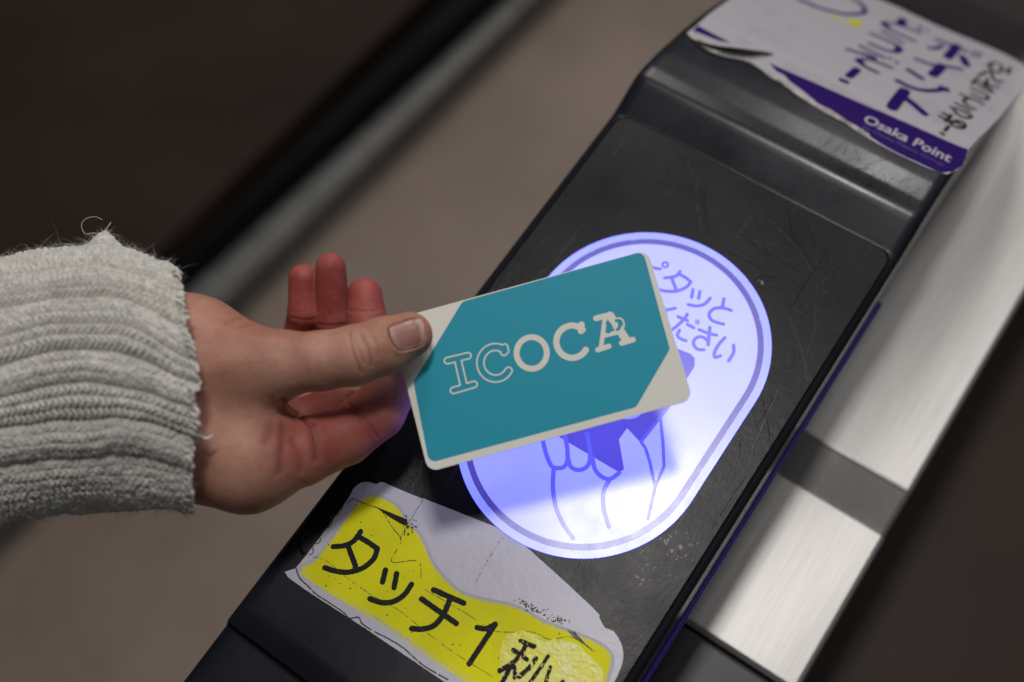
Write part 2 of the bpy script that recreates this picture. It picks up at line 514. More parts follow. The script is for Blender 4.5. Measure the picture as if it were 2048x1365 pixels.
# housing: cross-section swept along the profile
XC = [(-67.0, -60), (-67.0, -30), (-66.6, -7), (-66.3, -4.2), (-65.7, -2.4), (-64.8, -1.1), (-63.9, -.35), (-63.0, 0)]
XI = [(x, 0) for x in np.linspace(-60, 51, 24)]
XD = [(53.6, 0), (54.5, -.4), (55.3, -1.3), (55.7, -2.6), (55.9, -5), (56.0, -14), (56.0, -28)]
CS = XC + XI + XD
yy = np.unique(np.concatenate([[-320], np.linspace(-320, -139, 12), PROF[1:-1, 0], np.linspace(-136.6, 98, 30), np.linspace(98.7, 240, 90), np.linspace(242, 400, 30)]))
V = []; Fc = []
zs = ZP(yy); k5 = np.ones(3) / 3
for i, y in enumerate(yy):
    z = zs[i]
    if 100 < y < 398: z = (ZP(y - 1.2) + ZP(y) * 2 + ZP(y + 1.2)) / 4
    for x, dz in CS: V.append((x, y, z + dz))
n = len(CS)
for i in range(len(yy) - 1):
    for j in range(n - 1): Fc.append([i * n + j, i * n + j + 1, (i + 1) * n + j + 1, (i + 1) * n + j])
Fc.append([j for j in range(n)][::-1]); Fc.append([(len(yy) - 1) * n + j for j in range(n)])
hs = mesh_obj('reader_housing', V, Fc, M['shell'], GB, True); G(hs)
# seam across the foot of the housing
G(mesh_obj('seam', [(-64, -138.0, -1.9), (54, -138.0, -1.9), (54, -137.0, -.35), (-64, -137.0, -.35)], [[0, 1, 2, 3]], M['gap'], GB))

def rrect(x0, x1, y0, y1, r):
    def f(X, Y):
        qx = np.abs(X - (x0 + x1) / 2) - (x1 - x0) / 2 + r; qy = np.abs(Y - (y0 + y1) / 2) - (y1 - y0) / 2 + r
        return np.hypot(np.maximum(qx, 0), np.maximum(qy, 0)) + np.minimum(np.maximum(qx, qy), 0) - r
    return f
ri = rrect(-61.8, 52.5, -105, 98.6, 5)
G(sheet('seam', lambda X, Y: np.maximum(ri(X, Y) - 1.0, -ri(X, Y) - .6), (-65, 56, -110, 102), .4, flat(.06), M['gap'], GB))
G(sheet('inset_panel', ri, (-65, 56, -110, 102), .9, flat(.42), M['inset'], GB, thick=.4))

# touch pad
def stad(r):
    return lambda X, Y: np.hypot(X + 3, Y - np.clip(Y, -19.3, 22.3)) - r
PB = (-50, 44, -66, 70)
pad = G(sheet('touch_pad', stad(43.3), PB, .5, flat(1.0), M['rim'], GB, thick=.6))
tag(pad, 'glowing blue white touch pad')
def S(o, p=None):
    o.matrix_parent_inverse = Matrix.Translation(-GB.location) if False else Matrix.Identity(4); return o
sheet('pad_face', stad(38.4), PB, .5, flat(1.07), M['pad'], pad)
ringn = lambda X, Y: np.maximum(stad(40.6)(X, Y), -stad(38.5)(X, Y)) + np.maximum(0, fbm2(X, Y, .5, 4) - .34) * 2
sheet('border_ring', ringn, PB, .25, flat(1.09), M['padring'], pad)
c6 = lambda x, y: U2(900 + x / 1.95, 440 + y / 1.95)
cC = lambda x, y: U2(1240 + x / 4.55, 480 + y / 4.55)
def L(fn, pts, sm=True):
    P = [fn(*p) for p in pts]
    return smooth_pts(P, 5) if sm and len(P) > 2 else np.array(P)
# writing on the pad
r = .62
T = [([(200, 190), (290, 262), (365, 278)], r), 
     ([(545, 300), (520, 335), (470, 352), (405, 360)], r), ([(530, 322), (600, 360), (642, 395)], r), ([(642, 395), (600, 445), (510, 480), (420, 480), (362, 470)], r), ([(470, 365), (505, 455)], r),
     ([(662, 465), (650, 535)], r), ([(725, 485), (713, 545)], r), ([(818, 545), (770, 595), (700, 615), (620, 602)], r),
     ([(943, 550), (930, 620)], r), ([(1008, 655), (930, 632), (850, 640), (808, 690), (830, 740), (880, 765), (940, 780)], r),
     ([(500, 635), (410, 655)], r), ([(330, 580), (410, 655), (380, 700)], r),
     ([(610, 690), (585, 730), (530, 785), (470, 832)], r), ([(528, 712), (612, 748)], r), ([(612, 782), (668, 812)], r), ([(540, 835), (520, 880), (545, 910), (598, 930)], r),
     ([(690, 742), (692, 775)], .3), ([(712, 742), (712, 778)], .3),
     ([(718, 830), (800, 862), (875, 880)], r), ([(815, 810), (808, 880), (800, 968)], r), ([(800, 940), (760, 900), (700, 900), (665, 950), (700, 1005), (760, 1012)], r),
     ([(952, 902), (900, 960), (860, 1030), (860, 1080), (910, 1068)], r), ([(1030, 970), (1030, 1040), (985, 1112)], r)]
lst = [(L(cC, p), q) for p, q in T]
circ = [cC(410 + 24 * math.cos(a), 240 + 24 * math.sin(a)) for a in np.linspace(0, 2 * math.pi, 20)]
lst.append((np.array(circ), .42))
strokes('writing', lst, flat(1.09), M['padtext'], pad, .12)
# pictogram: hand holding a card
cardpic = np.array([c6(*p) for p in [(430, 850), (660, 985), (675, 975), (655, 860), (690, 812), (745, 870), (850, 735), (950, 575), (950, 545), (935, 530), (860, 500), (500, 520), (380, 700)]])
sheet('card_pictogram', lambda X, Y: poly(X, Y, cardpic) - .3, bbox([cardpic], 2), .3, flat(1.085), M['padprint'], pad)
H = [[(360, 850), (372, 905), (388, 950), (405, 970), (440, 970), (458, 945), (458, 900), (450, 850)],
     [(458, 920), (470, 965), (500, 980), (530, 970), (545, 945), (545, 900), (535, 840)],
     [(555, 930), (565, 975), (590, 1005), (625, 1015), (660, 990)],
     [(405, 972), (402, 1050), (415, 1130), (445, 1195), (480, 1245)],
     [(625, 1015), (600, 1060), (598, 1120), (608, 1165), (620, 1200)],
     [(745, 870), (762, 895), (778, 945), (800, 1045)], [(820, 775), (830, 870), (834, 965), (800, 1045), (772, 1170)], [(745, 870), (850, 735)]]
strokes('hand_pictogram', [(L(c6, p), .75) for p in H[:5]] + [(L(c6, p, False), .55) for p in H[5:]], flat(1.10), M['padtext'], pad, .15)
nailp = smooth_pts([c6(*p) for p in [(660, 765), (700, 760), (740, 752), (742, 765), (720, 778), (690, 782), (668, 776)]], 4, True)
sheet('nail_pictogram', lambda X, Y: poly(X, Y, nailp), bbox([nailp], 1), .2, flat(1.11), M['finger'], pad)

# scraped patches on the plastic below the pad
def scf(cx, cy, rx, ry, seed, th):
    def f(X, Y):
        e = ((X - cx) / rx) ** 2 + ((Y - cy) / ry) ** 2
        nn = vnoise(np.stack([X * 1.1, Y * .75, X * 0 + seed], -1), seed) * .6 + vnoise(np.stack([X * 2.6, Y * 2.1, X * 0 + seed], -1), seed + 1) * .4
        return (th + .5 * e) - nn
    return f
for k, (px, py, rx, ry, th) in enumerate([(1345, 1090, 9, 6.5, .22), (1300, 1125, 9, 4, .36), (1530, 560, 7, 4, .48), (1290, 1160, 6, 5, .42)]):
    cx, cy = U2(px, py); f = scf(cx, cy, rx, ry, 11 + k, th)
    sg = stad(43.9)
    o = sheet('scuff_mark', lambda X, Y: np.maximum(f(X, Y), .2 - sg(X, Y)), (cx - rx * 1.5, cx + rx * 1.5, cy - ry * 1.5, cy + ry * 1.5), .12, flat(.46), M['scuff'], GB)
    if o: G(o)

# long hairline scratches on the inset panel and across the ridge
M['scratch'] = simple('scratched_plastic', (.060, .058, .060), .35, .5)
M['scratchdark'] = simple('deep_scratch', (.002, .002, .002), .8, .1)
for nm, mt, cnt, rr_ in (('hairline_scratches', 'scratch', 60, .035), ('deep_scratches', 'scratchdark', 70, .08)):
    lst = []
    for _ in range(cnt):
        px, py = RNG.uniform(1180, 1800), RNG.uniform(260, 660)
        if RNG.random() < .3: px, py = RNG.uniform(1350, 1600), RNG.uniform(700, 1200)
        a = math.radians(RNG.choice([95, 70, 115, 20, 60]) + RNG.normal(0, 9)); l_ = RNG.uniform(20, 150)
        q = [(px, py), (px + math.cos(a) * l_ * .5 + RNG.normal(0, 5), py + math.sin(a) * l_ * .5), (px + math.cos(a) * l_, py + math.sin(a) * l_)]
        q = [U2(*p) for p in q]
        if any(ri(np.array([p[0]]), np.array([p[1]]))[0] > -1 or stad(44)(np.array([p[0]]), np.array([p[1]]))[0] < 0 for p in q): continue
        lst.append((smooth_pts(q, 6), rr_ * RNG.uniform(.7, 1.5)))
    G(strokes(nm, lst, flat(.435 if nm[0] == 'h' else .44), M[mt], GB, .085, lambda X, Y, D: np.maximum(D, (n2(X, Y, .5, 77) - .45) * .5)))
lst = []
for _ in range(40):
    x, y = RNG.uniform(5, 53), RNG.uniform(112, 126); a = RNG.normal(1.35, .35); l_ = RNG.uniform(3, 12)
    lst.append((np.array([(x, y), (x + math.cos(a) * l_ + RNG.normal(0, .6), y + math.sin(a) * l_)]), .05))
G(strokes('ridge_scratches', lst, onprof(.12), M['scratchdark'], GB, .1))

# ------------------------------------------------------------------ yellow sticker
c5 = lambda x, y: U2(540 + x / 2.695, 900 + y / 2.695)
cE = lambda x, y: U2(960 + x / 6.827, 1240 + y / 6.827)
base = smooth_pts([c5(*p) for p in [(100, 690), (140, 640), (205, 560), (330, 395), (425, 262), (452, 212), (490, 182), (530, 176), (572, 187), (582, 184), (590, 180), (612, 178), (700, 216), (812, 262), (824, 268), (835, 262), (846, 272), (1000, 332), (1270, 440), (1320, 470), (1500, 632), (1650, 768), (1765, 880), (1775, 905), (1790, 935), (1808, 962), (1852, 980), (1890, 1040), (1905, 1105), (1890, 1180), (1840, 1290), (1800, 1440), (1740, 1640), (1700, 1700), (1600, 1690), (1400, 1560), (1160, 1400), (900, 1225), (500, 955)]], 3, True)
ys = G(sheet('yellow_sticker', lambda X, Y: poly(X, Y, base) + .12 * fbm2(X, Y, 1.2, 3), bbox([base], 2), .35, flat(.50), M['stickerwhite'], GB, thick=.14))
tag(ys, 'worn yellow and white sticker with black writing')
yl = smooth_pts([c5(*p) for p in [(172, 668), (240, 590), (340, 460), (440, 320), (500, 255), (545, 240), (600, 250), (690, 300), (740, 370), (830, 480), (880, 600), (960, 700), (1040, 765), (1150, 800), (1330, 840), (1480, 920), (1640, 980), (1780, 1040), (1850, 1110), (1840, 1200), (1800, 1300), (1700, 1500), (1640, 1620), (1400, 1470), (1000, 1210), (600, 940)]], 4, True)
fy = lambda X, Y: poly(X, Y, yl)
tops = np.array([c5(*p) for p in [(600, 250), (740, 370), (830, 480), (880, 600), (960, 700), (1150, 800), (1480, 920), (1640, 980), (1850, 1110)]])
def fade(X, Y):
    d = -fy(X, Y); soft = 2.2
    return np.clip(d / soft, 0, 1) * .75 + np.clip(seg(X, Y, tops[:0] if False else np.array([c5(172, 668), c5(1000, 1210), c5(1640, 1620)]), 0) * -1 + .8, 0, 1)
sheet('yellow_print', lambda X, Y: fy(X, Y) - .2, bbox([yl], 2), .4, flat(.53), M['yellow'], ys, attrs={'fade': fade})
crk = smooth_pts([cE(*p) for p in [(330, 260), (420, 190), (600, 160), (820, 240), (930, 305), (985, 262), (1150, 290), (1350, 345), (1450, 460), (1600, 600), (1660, 700), (1680, 800), (1500, 1200), (1000, 1300), (500, 1150), (300, 900), (280, 500)]], 4, True)
def fcr(X, Y): return poly(X, Y, crk) + .5 * fbm2(X, Y, .6, 9)
sheet('crinkled_film', fcr, bbox([crk], 1.5), .3, lambda x, y: (x, y, .56 + .10 * (fbm2(x, y, .8, 5) + 1)), M['crinkle'], ys, smooth=True)
r = .92
KT = [([(490, 443), (455, 492), (405, 518), (343, 524)], r), ([(472, 468), (530, 500), (580, 535)], r), ([(580, 535), (560, 590), (500, 640), (420, 662), (350, 655), (297, 638)], r), ([(424, 525), (462, 628)], r),
      ([(624, 650), (608, 715)], r), ([(684, 670), (670, 745)], r), ([(764, 727), (720, 788), (660, 822), (600, 825), (540, 805)], r),
      ([(882, 757), (1045, 828)], r), ([(818, 806), (1005, 938)], r), ([(972, 805), (938, 885), (890, 945), (830, 968), (765, 965)], r),
      ([(1118, 960), (1165, 966), (1215, 942)], r), ([(1215, 942), (1075, 1155)], r)]
spk = lambda X, Y, D: np.maximum(D + .15 * fbm2(X, Y, 2.2, 6), (fbm2(X, Y, 1.5, 8) - .62) * 3)
strokes('writing', [(L(c5, p), q) for p, q in KT], flat(.55), M['ink'], ys, .16, spk)
r2_ = .72
BY = [([(550, 290), (740, 370)], r2_), ([(455, 415), (640, 545)], r2_), ([(640, 335), (550, 490), (420, 610), (270, 700)], r2_), ([(450, 600), (310, 850), (230, 1000)], r2_), ([(470, 640), (480, 790)], r2_),
      ([(770, 530), (690, 640), (540, 780)], r2_), ([(930, 500), (840, 640), (700, 840), (540, 1060)], .6), ([(965, 650), (900, 850), (860, 980)], .6), ([(1130, 840), (1000, 1060), (760, 1240)], .6)]
wornf = lambda X, Y, D: np.maximum(D + .3 * fbm2(X, Y, 1.8, 12), (fbm2(X, Y, 1.6, 18) - .42 + .010 * (X - 8)) * 3)
strokes('worn_writing', [(L(cE, p), q) for p, q in BY], flat(.86), M['ink'], ys, .14, wornf)
wdg = np.array([cE(*p) for p in [(1180, 140), (1290, 170), (1380, 270), (1550, 430), (1300, 265)]])
sheet('dirt_wedge', lambda X, Y: poly(X, Y, wdg), bbox([wdg], 1), .15, flat(.56), M['greyink'], ys)
tri = np.array([c5(*p) for p in [(560, 304), (742, 378), (738, 416), (700, 398), (640, 362)]])
sheet('arrow_mark', lambda X, Y: poly(X, Y, tri), bbox([tri], 1), .15, flat(.56), M['ink'], ys)
CR = [[(455, 268), (530, 300), (600, 330), (660, 420), (705, 480), (685, 540), (660, 608), (800, 602), (815, 690)],
      [(830, 266), (790, 330), (735, 420), (700, 490)], [(452, 262), (425, 285), (400, 300), (370, 350), (330, 365), (335, 400), (280, 450), (270, 500), (235, 515), (232, 560), (190, 570)],
      [(182, 572), (300, 598), (400, 680), (550, 785), (700, 870), (850, 990), (1000, 1100), (1200, 1225)],
      [(140, 630), (160, 690), (205, 735), (250, 780), (350, 845), (405, 885), (430, 910), (480, 905), (500, 940), (570, 985), (640, 1020), (720, 1070), (830, 1165), (960, 1240)],
      [(830, 752), (1000, 850), (1100, 910), (1200, 975), (1300, 985), (1420, 985), (1510, 1025), (1620, 1010), (1740, 1080)],
      [(1290, 440), (1230, 510), (1150, 640), (1100, 740)], [(1640, 985), (1700, 1050), (1740, 1085)]]
def crf(X, Y, D): return np.maximum(D + .16 * fbm2(X, Y, 1.6, 21), (fbm2(X, Y, .8, 22) - .30) * 2)
strokes('film_crack', [(L(c5, p), q) for p, q in zip(CR, [.12, .09, .17, .08, .22, .09, .06, .2])], flat(.565), M['grime'], ys, .13, crf)
# specks of dirt
sp = []
for _ in range(150):
    x, y = RNG.uniform(150, 1800), RNG.uniform(300, 1400)
    q = c5(x, y)
    if poly(np.array([[q[0]]]), np.array([[q[1]]]), yl)[0, 0] < -.5: sp.append((np.array([q, q + RNG.uniform(-.25, .25, 2)]), RNG.uniform(.06, .24)))
for _ in range(60):
    t = RNG.uniform(0, 1); q = c5(1340 + t * 260 + RNG.normal(0, 12), 820 + t * 120 + RNG.normal(0, 10)); sp.append((np.array([q, q + RNG.uniform(-.4, .4, 2)]), RNG.uniform(.1, .25)))
for _ in range(25):
    q = c5(750 + RNG.normal(0, 20), 415 + RNG.normal(0, 22)); sp.append((np.array([q, q + RNG.uniform(-.5, .5, 2)]), RNG.uniform(.1, .3)))
strokes('dirt_specks', sp, flat(.575), M['grime'], ys, .13)

# ------------------------------------------------------------------ point sticker on the curved end
cB = lambda x, y: UP(1370 + x / 3.792, y / 3.792)
cA = lambda x, y: UP(1780 + x / 5.25, 60 + y / 5.25)
pt = [cB(*p) for p in [(20, 262), (55, 225), (95, 190), (200, 100), (345, -5), (420, -60)]] + [cB(*p) for p in [(900, -180), (1450, -10), (1900, 195)]] + [cA(*p) for p in [(1050, 190), (1300, 310), (1420, 390), (1450, 470), (1400, 590), (1150, 920), (840, 1240)]] + \
     [UP(*p) for p in [(1932, 318), (1925, 333), (1905, 345), (1880, 347), (1800, 312), (1740, 280), (1700, 255)]] + [cB(*p) for p in [(1200, 930), (1020, 835), (880, 745), (740, 640), (650, 590), (560, 520), (460, 465), (330, 440), (200, 400), (120, 340)]]
pt = smooth_pts(pt, 3, True)
psr = lambda X, Y: poly(X, Y, pt) + .15 * fbm2(X, Y, .9, 31)
ps = G(sheet('point_sticker', psr, bbox([pt], 2), .6, onprof(.30), M['pointwhite'], GB, thick=.2, smooth=False))
tag(ps, 'torn white and purple sticker with purple writing')
bd = [cB(*p) for p in [(640, 482), (720, 520), (1000, 640), (1300, 775), (1700, 945), (2010, 1085)]] + [UP(*p) for p in [(1935, 300), (1932, 318), (1925, 333), (1905, 345), (1880, 347), (1800, 310)]] + [cB(*p) for p in [(1500, 1105), (1350, 1005), (1200, 900), (1100, 835), (1020, 800), (900, 700), (790, 620), (750, 575), (690, 545)]]
bd = np.array(bd)
band = lambda X, Y: np.maximum(poly(X, Y, bd) + .25 * fbm2(X, Y, .8, 41), psr(X, Y) + .05)
sheet('purple_band', band, bbox([bd], 2), .35, onprof(.34), M['purple'], ps)
b2 = np.array([cB(*p) for p in [(60, 240), (95, 198), (200, 255), (350, 332), (270, 320), (190, 290), (120, 262)]])
sheet('purple_band', lambda X, Y: poly(X, Y, b2) + .2 * fbm2(X, Y, .9, 43), bbox([b2], 1), .3, onprof(.34), M['purple'], ps)
te = [cB(*p) for p in [(30, 268), (110, 320), (200, 385)]], [cB(*p) for p in [(470, 470), (600, 545), (740, 625), (860, 725), (1020, 815), (1130, 880), (1300, 975), (1380, 1030)]]
strokes('torn_edge', [(smooth_pts(te[0], 4), 1.3), (smooth_pts(te[1], 4), .9)], onprof(.37), M['torn'], ps, .25,
        lambda X, Y, D: np.maximum(D + .55 * fbm2(X, Y, .7, 51), psr(X, Y) - .2))
# curled flap, a real crumpled lip standing off the surface
fp = [cB(*p) for p in [(60, 285), (200, 372), (330, 410), (470, 425), (600, 415), (720, 400)]]
fp = smooth_pts(fp, 6); V = []; Fc = []
for i, (x, y) in enumerate(fp):
    t = i / (len(fp) - 1); wv = 5.2 * math.sin(math.pi * min(1, t * 1.05)) ** .7 + .4
    for k in range(9):
        u = k / 8; a = u * 2.3
        jit = .45 * math.sin(i * 1.3 + k * .9) * u
        V.append((x + .25 * wv * math.sin(a) + jit * .5, y - 3 + wv * math.sin(a) * .9 + jit * .3, float(ZP(y)) + .5 + wv * .32 * (1 - math.cos(a)) + abs(jit)))
for i in range(len(fp) - 1):
    for k in range(8): Fc.append([i * 9 + k, (i + 1) * 9 + k, (i + 1) * 9 + k + 1, i * 9 + k + 1])
mesh_obj('curled_flap', V, Fc, M['fold'], ps, True)
cD = lambda x, y: UP(1660 + x / 9.1, 30 + y / 9.1)
cG = lambda x, y: UP(1900 + x / 8.027, 110 + y / 8.027)
PT = [  # ポイント
    (cA, [(490, 110), (640, 165), (800, 230)], 1.1), (cA, [(700, 175), (650, 240), (605, 290)], 1.9), (cA, [(545, 175), (480, 200), (410, 195)], 1.0), (cA, [(760, 290), (800, 370)], 1.7),
    (cA, [(270, 310), (450, 375), (620, 395), (750, 420)], .95), (cA, [(540, 385), (500, 430), (450, 475)], 2.0),
    (cA, [(190, 425), (330, 515)], 1.2), (cA, [(75, 540), (250, 620), (420, 645), (590, 625)], 1.2), (cA, [(540, 610), (590, 640)], 1.3),
    (cA, [(150, 650), (80, 740), (25, 815)], 2.2), (cA, [(150, 715), (250, 790), (360, 885)], 1.5),
    # どうぞ！
    (cD, [(1640, 335), (1400, 245), (1200, 180), (960, 150), (1010, 230), (1150, 310), (1350, 400), (1540, 490)], .85), (cD, [(1325, 105), (1280, 180)], 1.9), (cD, [(1625, 205), (1650, 285)], .6), (cD, [(1755, 280), (1775, 300)], .65),
    (cD, [(975, 160), (1050, 240)], 1.2), (cD, [(940, 310), (1320, 510)], .8), (cD, [(740, 350), (1050, 480), (1230, 570), (1290, 640), (1200, 690), (1000, 650), (850, 590), (710, 530)], .85), (cD, [(1230, 600), (1250, 660), (1180, 675)], 1.3),
    (cD, [(310, 635), (550, 710), (760, 760)], .85), (cD, [(545, 575), (780, 690), (985, 790)], .8), (cD, [(640, 730), (800, 790)], 1.3), (cD, [(1120, 975), (880, 880), (700, 820), (490, 830), (560, 900), (700, 985), (860, 1060)], .85), (cD, [(500, 840), (580, 880)], 1.2), (cD, [(1080, 800), (1092, 812)], .75), (cD, [(1205, 872), (1222, 888)], .75),
    (cD, [(485, 1010), (350, 1125)], 1.6), (cD, [(205, 1195), (300, 1235)], 1.1),
    # large letter cut by the top of the picture
    (cB, [(860, 0), (1020, 65), (1200, 110), (1320, 110), (1365, 90), (1330, 30), (1230, -30), (1150, -60)], 1.0),
]
strokes('purple_writing', [(L(f_n, p), q * 1.15) for f_n, p, q in PT] + [(np.array([cA(905 + 45 * math.cos(a), 262 + 26 * math.sin(a)) for a in np.linspace(0, 6.3, 14)]), .55)], onprof(.35), M['purple'], ps, .2)
HW = [(cG, p) for p in [[(870, 250), (965, 300)], [(965, 215), (915, 305)], [(600, 190), (700, 130), (800, 170), (830, 240), (760, 290), (670, 250), (640, 175)], [(350, 470), (440, 385)], [(460, 340), (560, 290), (650, 280), (690, 380), (750, 440), (830, 430)], [(480, 440), (600, 520), (690, 610)], [(430, 480), (560, 560), (640, 600)], [(780, 530), (660, 510), (540, 460)], [(600, 400), (560, 520)],
      [(340, 540), (450, 590), (580, 650), (610, 700), (540, 720), (420, 670), (340, 630)], [(165, 640), (300, 700), (420, 740), (530, 800)], [(330, 705), (220, 730), (250, 800), (330, 850), (400, 885)],
      [(85, 790), (200, 840), (320, 910)], [(10, 850), (120, 880), (250, 930)], [(60, 900), (130, 970), (240, 1020), (330, 1010), (330, 980), (250, 940)]]]
HW += [(cA, p) for p in [[(525, 915), (600, 945), (640, 900)], [(560, 880), (620, 930), (580, 965)], [(630, 975), (720, 960), (785, 1000), (760, 1040), (680, 1020), (630, 985), (690, 975), (740, 1010)], [(615, 1020), (575, 1065)], [(535, 1090), (560, 1105)]]]
strokes('black_writing', [(L(f_n, p), .8) for f_n, p in HW], onprof(.36), M['ink'], ps, .16)
# OSAKA POINT lettering traced on the band
e1 = np.array(cB(2010, 1215)) - np.array(cB(1355, 905)); Lw = np.linalg.norm(e1); e1 /= Lw; e2 = np.array([-e1[1], e1[0]])
def text_mesh(body, org, width, name, mat, parent, off, stretch=1.0, bold=.0):
    cu = bpy.data.curves.new('t', 'FONT'); cu.body = body; cu.size = 1; cu.offset = bold; cu.resolution_u = 4
    ob = bpy.data.objects.new('t', cu); COL.objects.link(ob)
    dg = bpy.context.evaluated_depsgraph_get(); me = bpy.data.meshes.new_from_object(ob.evaluated_get(dg))
    P = np.array([v.co[:2] for v in me.vertices]); fs = [list(p.vertices) for p in me.polygons]
    bpy.data.objects.remove(ob); s = width / (P[:, 0].max() - P[:, 0].min()); P = (P - [P[:, 0].min(), 0]) * s; P[:, 1] *= stretch
    q = org + P[:, :1] * e1 + P[:, 1:] * e2
    V = np.stack([q[:, 0], q[:, 1], ZP(q[:, 1]) + off], -1); bpy.data.curves.remove(cu)
    return mesh_obj(name, V, fs, mat, parent)
o0 = np.array(cB(1345, 925))
text_mesh('Osaka Point', o0, Lw * 1.0, 'white_lettering', M['pointwhite'], ps, .38, 1.0, .018)
text_mesh('by Osaka Metro Group', np.array(cB(1345, 975)), Lw * .92, 'faint_lettering', M['lilac'], ps, .37, .8)
# fine print lines, too small to read
fine = []
for (a, b2_, n_) in [((740, 470), (1260, 715), 60), ((760, 510), (1220, 725), 40), ((1270, 745), (1840, 1020), 70), ((400, 290), (520, 350), 16), ((380, 320), (470, 360), 10)]:
    for k in range(n_):
        t = (k + RNG.uniform(0, .4)) / n_; x = a[0] + (b2_[0] - a[0]) * t; y = a[1] + (b2_[1] - a[1]) * t
        p = np.array(cB(x, y)); fine.append((np.array([p, p + RNG.uniform(-.35, .35, 2)]), .10))
strokes('fine_print', fine, onprof(.35), M['grime'], ps, .13)
st = [([(1245, 180), (1330, 182)], 1.6), ([(1285, 160), (1290, 200)], 1.7), ([(1110, 135), (1165, 142)], .7), ([(1140, 122), (1145, 150)], .7)]
strokes('yellow_stars', [(L(cB, p), q) for p, q in st], onprof(.35), M['yellowstar'], ps, .2)

# ------------------------------------------------------------------ steel flank, light spill strip, covers
SZ = -85
def bx(*a, **k): return G(box(*a, parent=GB, **k))
ys_ = np.concatenate([[-37.5, -36.7, -35.5], np.linspace(-31, 33.9, 12), [34.4, 34.5], np.linspace(35.1, 57.5, 26), np.linspace(61, 900, 14)])
def zst(y):
    if y < -35.5: return -1.2 * (-35.5 - y) / 2
    if 34.45 <= y <= 57.5: return -.38 * (57.5 - y) if y < 56.5 else -.19 * (57.5 - y) - .0
    return 0
V = []; Fc = []
xs_ = [(50, -160), (50, -2), (50.6, -.6), (52, 0), (70, 0), (90, 0), (101.6, 0), (103, -.5), (103.8, -2), (104, -160)]
for y in ys_:
    for x, dz in xs_: V.append((x, y, SZ + dz + (zst(y) if dz > -100 else 0)))
n_ = len(xs_)
for i in range(len(ys_) - 1):
    for k in range(n_ - 1): Fc.append([i * n_ + k, i * n_ + k + 1, (i + 1) * n_ + k + 1, (i + 1) * n_ + k])
Fc.append(list(range(n_))[::-1])
G(mesh_obj('steel_flank', V, Fc, M['steel'], GB))
bx('cover_plate', 49.5, 103, -420, -38.1, SZ - 160, SZ - 1.5, M['blackmetal'], bev=2)
stp = simple('violet_light_spill', (.02, .02, .05), .5); stp.node_tree.nodes['Principled BSDF'].inputs['Emission Color'].default_value = (.10, .05, .9, 1)
stp.node_tree.nodes['Principled BSDF'].inputs['Emission Strength'].default_value = .04
bx('light_spill_strip', 56.0, 57.6, -75, 95, -34, -28, stp, bev=.4)  # glowing strip added to imitate violet pad light leaking along the steel edge
bx('lower_cabinet', 104.4, 520, -500, 900, FZ, SZ - 150, M['brown'], bev=6)
bx('inner_wall', -64, 49.4, -316, 236, FZ, -58, M['blackmetal'], bev=2)

# ================================================================== CARD
TL, TR, BR, BL = np.array([(-64.9, -34.0, 47.3), (-8.9, 29.2, 50.8), (27.6, -2.9, 40.2), (-28.4, -66.3, 36.7)])
CC = (TL + TR + BR + BL) / 4
E1 = (TR - TL) + (BR - BL); CW = np.linalg.norm(E1) / 2; E1 /= np.linalg.norm(E1)
E2 = (TL - BL) + (TR - BR); E2 -= E1 * (E2 @ E1); CH = np.linalg.norm((TL - BL) + (TR - BR)) / 2; E2 /= np.linalg.norm(E2)
E3 = np.cross(E1, E2)
cardm = lambda off: (lambda x, y: tuple(CC[k] + E1[k] * x + E2[k] * y + E3[k] * off for k in range(3)))
def UC(px, py):
    d = ray((px, py)); t = ((CC - CAM) @ E3) / (d @ E3); P = CAM + d * t - CC; return np.array([P @ E1, P @ E2])
fr = rrect(-CW / 2, CW / 2, -CH / 2, CH / 2, 3.3)
cb = (-CW / 2 - 1, CW / 2 + 1, -CH / 2 - 1, CH / 2 + 1)
card = sheet('transit_card', fr, cb, .5, cardm(0), M['cardwhite'], thick=.76)
tag(card, 'teal and off-white plastic transit card held by the thumb over the glowing pad', 'card')
sheet('card_back', fr, cb, .6, lambda x, y: cardm(-.76)(x, y), M['cardwhite'], card)
c3 = lambda x, y: UC(780 + x / 2.844, 480 + y / 2.844)
tp = [c3(*p) for p in [(133, 808), (412, 352), (1440, 66), (1592, 622), (1400, 952), (222, 1270)]]
tp = np.array(tp)
def teal(X, Y):
    # rounded polygon: shrink the outline, then grow it back
    c = tp.mean(0); n_ = len(tp); D = np.full(X.shape, -1e9)
    rr = 2.4
    ins = []
    for k in range(n_):
        a = tp[k]; b = tp[(k + 1) % n_]; t = (b - a) / np.linalg.norm(b - a); nn = np.array([t[1], -t[0]])
        if nn @ (c - a) > 0: nn = -nn
        ins.append((nn, a @ nn - rr))
    V_ = []
    for k in range(n_):
        n1, d1 = ins[k - 1]; n2_, d2 = ins[k]; V_.append(np.linalg.solve(np.array([n1, n2_]), np.array([d1, d2])))
    return poly(X, Y, V_) - rr
sheet('teal_print', teal, cb, .35, cardm(.03), M['teal'], card)
arc = lambda cx, cy, rx, ry, a0, a1, n_=26: [(cx + rx * math.cos(math.radians(a)), cy + ry * math.sin(math.radians(a))) for a in np.linspace(a0, a1, n_)]
K3 = 1 / 2.844 / 6.5      # crop pixel -> mm on the card
def ringed(X, Y, D): return np.maximum(D, -(D + 9 * K3))
gI = [([(327, 688), (443, 660)], 23), ([(386, 684), (421, 836)], 24), ([(362, 857), (478, 823)], 23)]
gC = [(arc(600, 700, 88, 88, -42, -318 - 14), 25), ([(665, 641), (650, 608)], 24)]
gC = [(arc(600, 700, 86, 90, -50, -330), 25), ([(652, 612), (648, 640)], 24)]
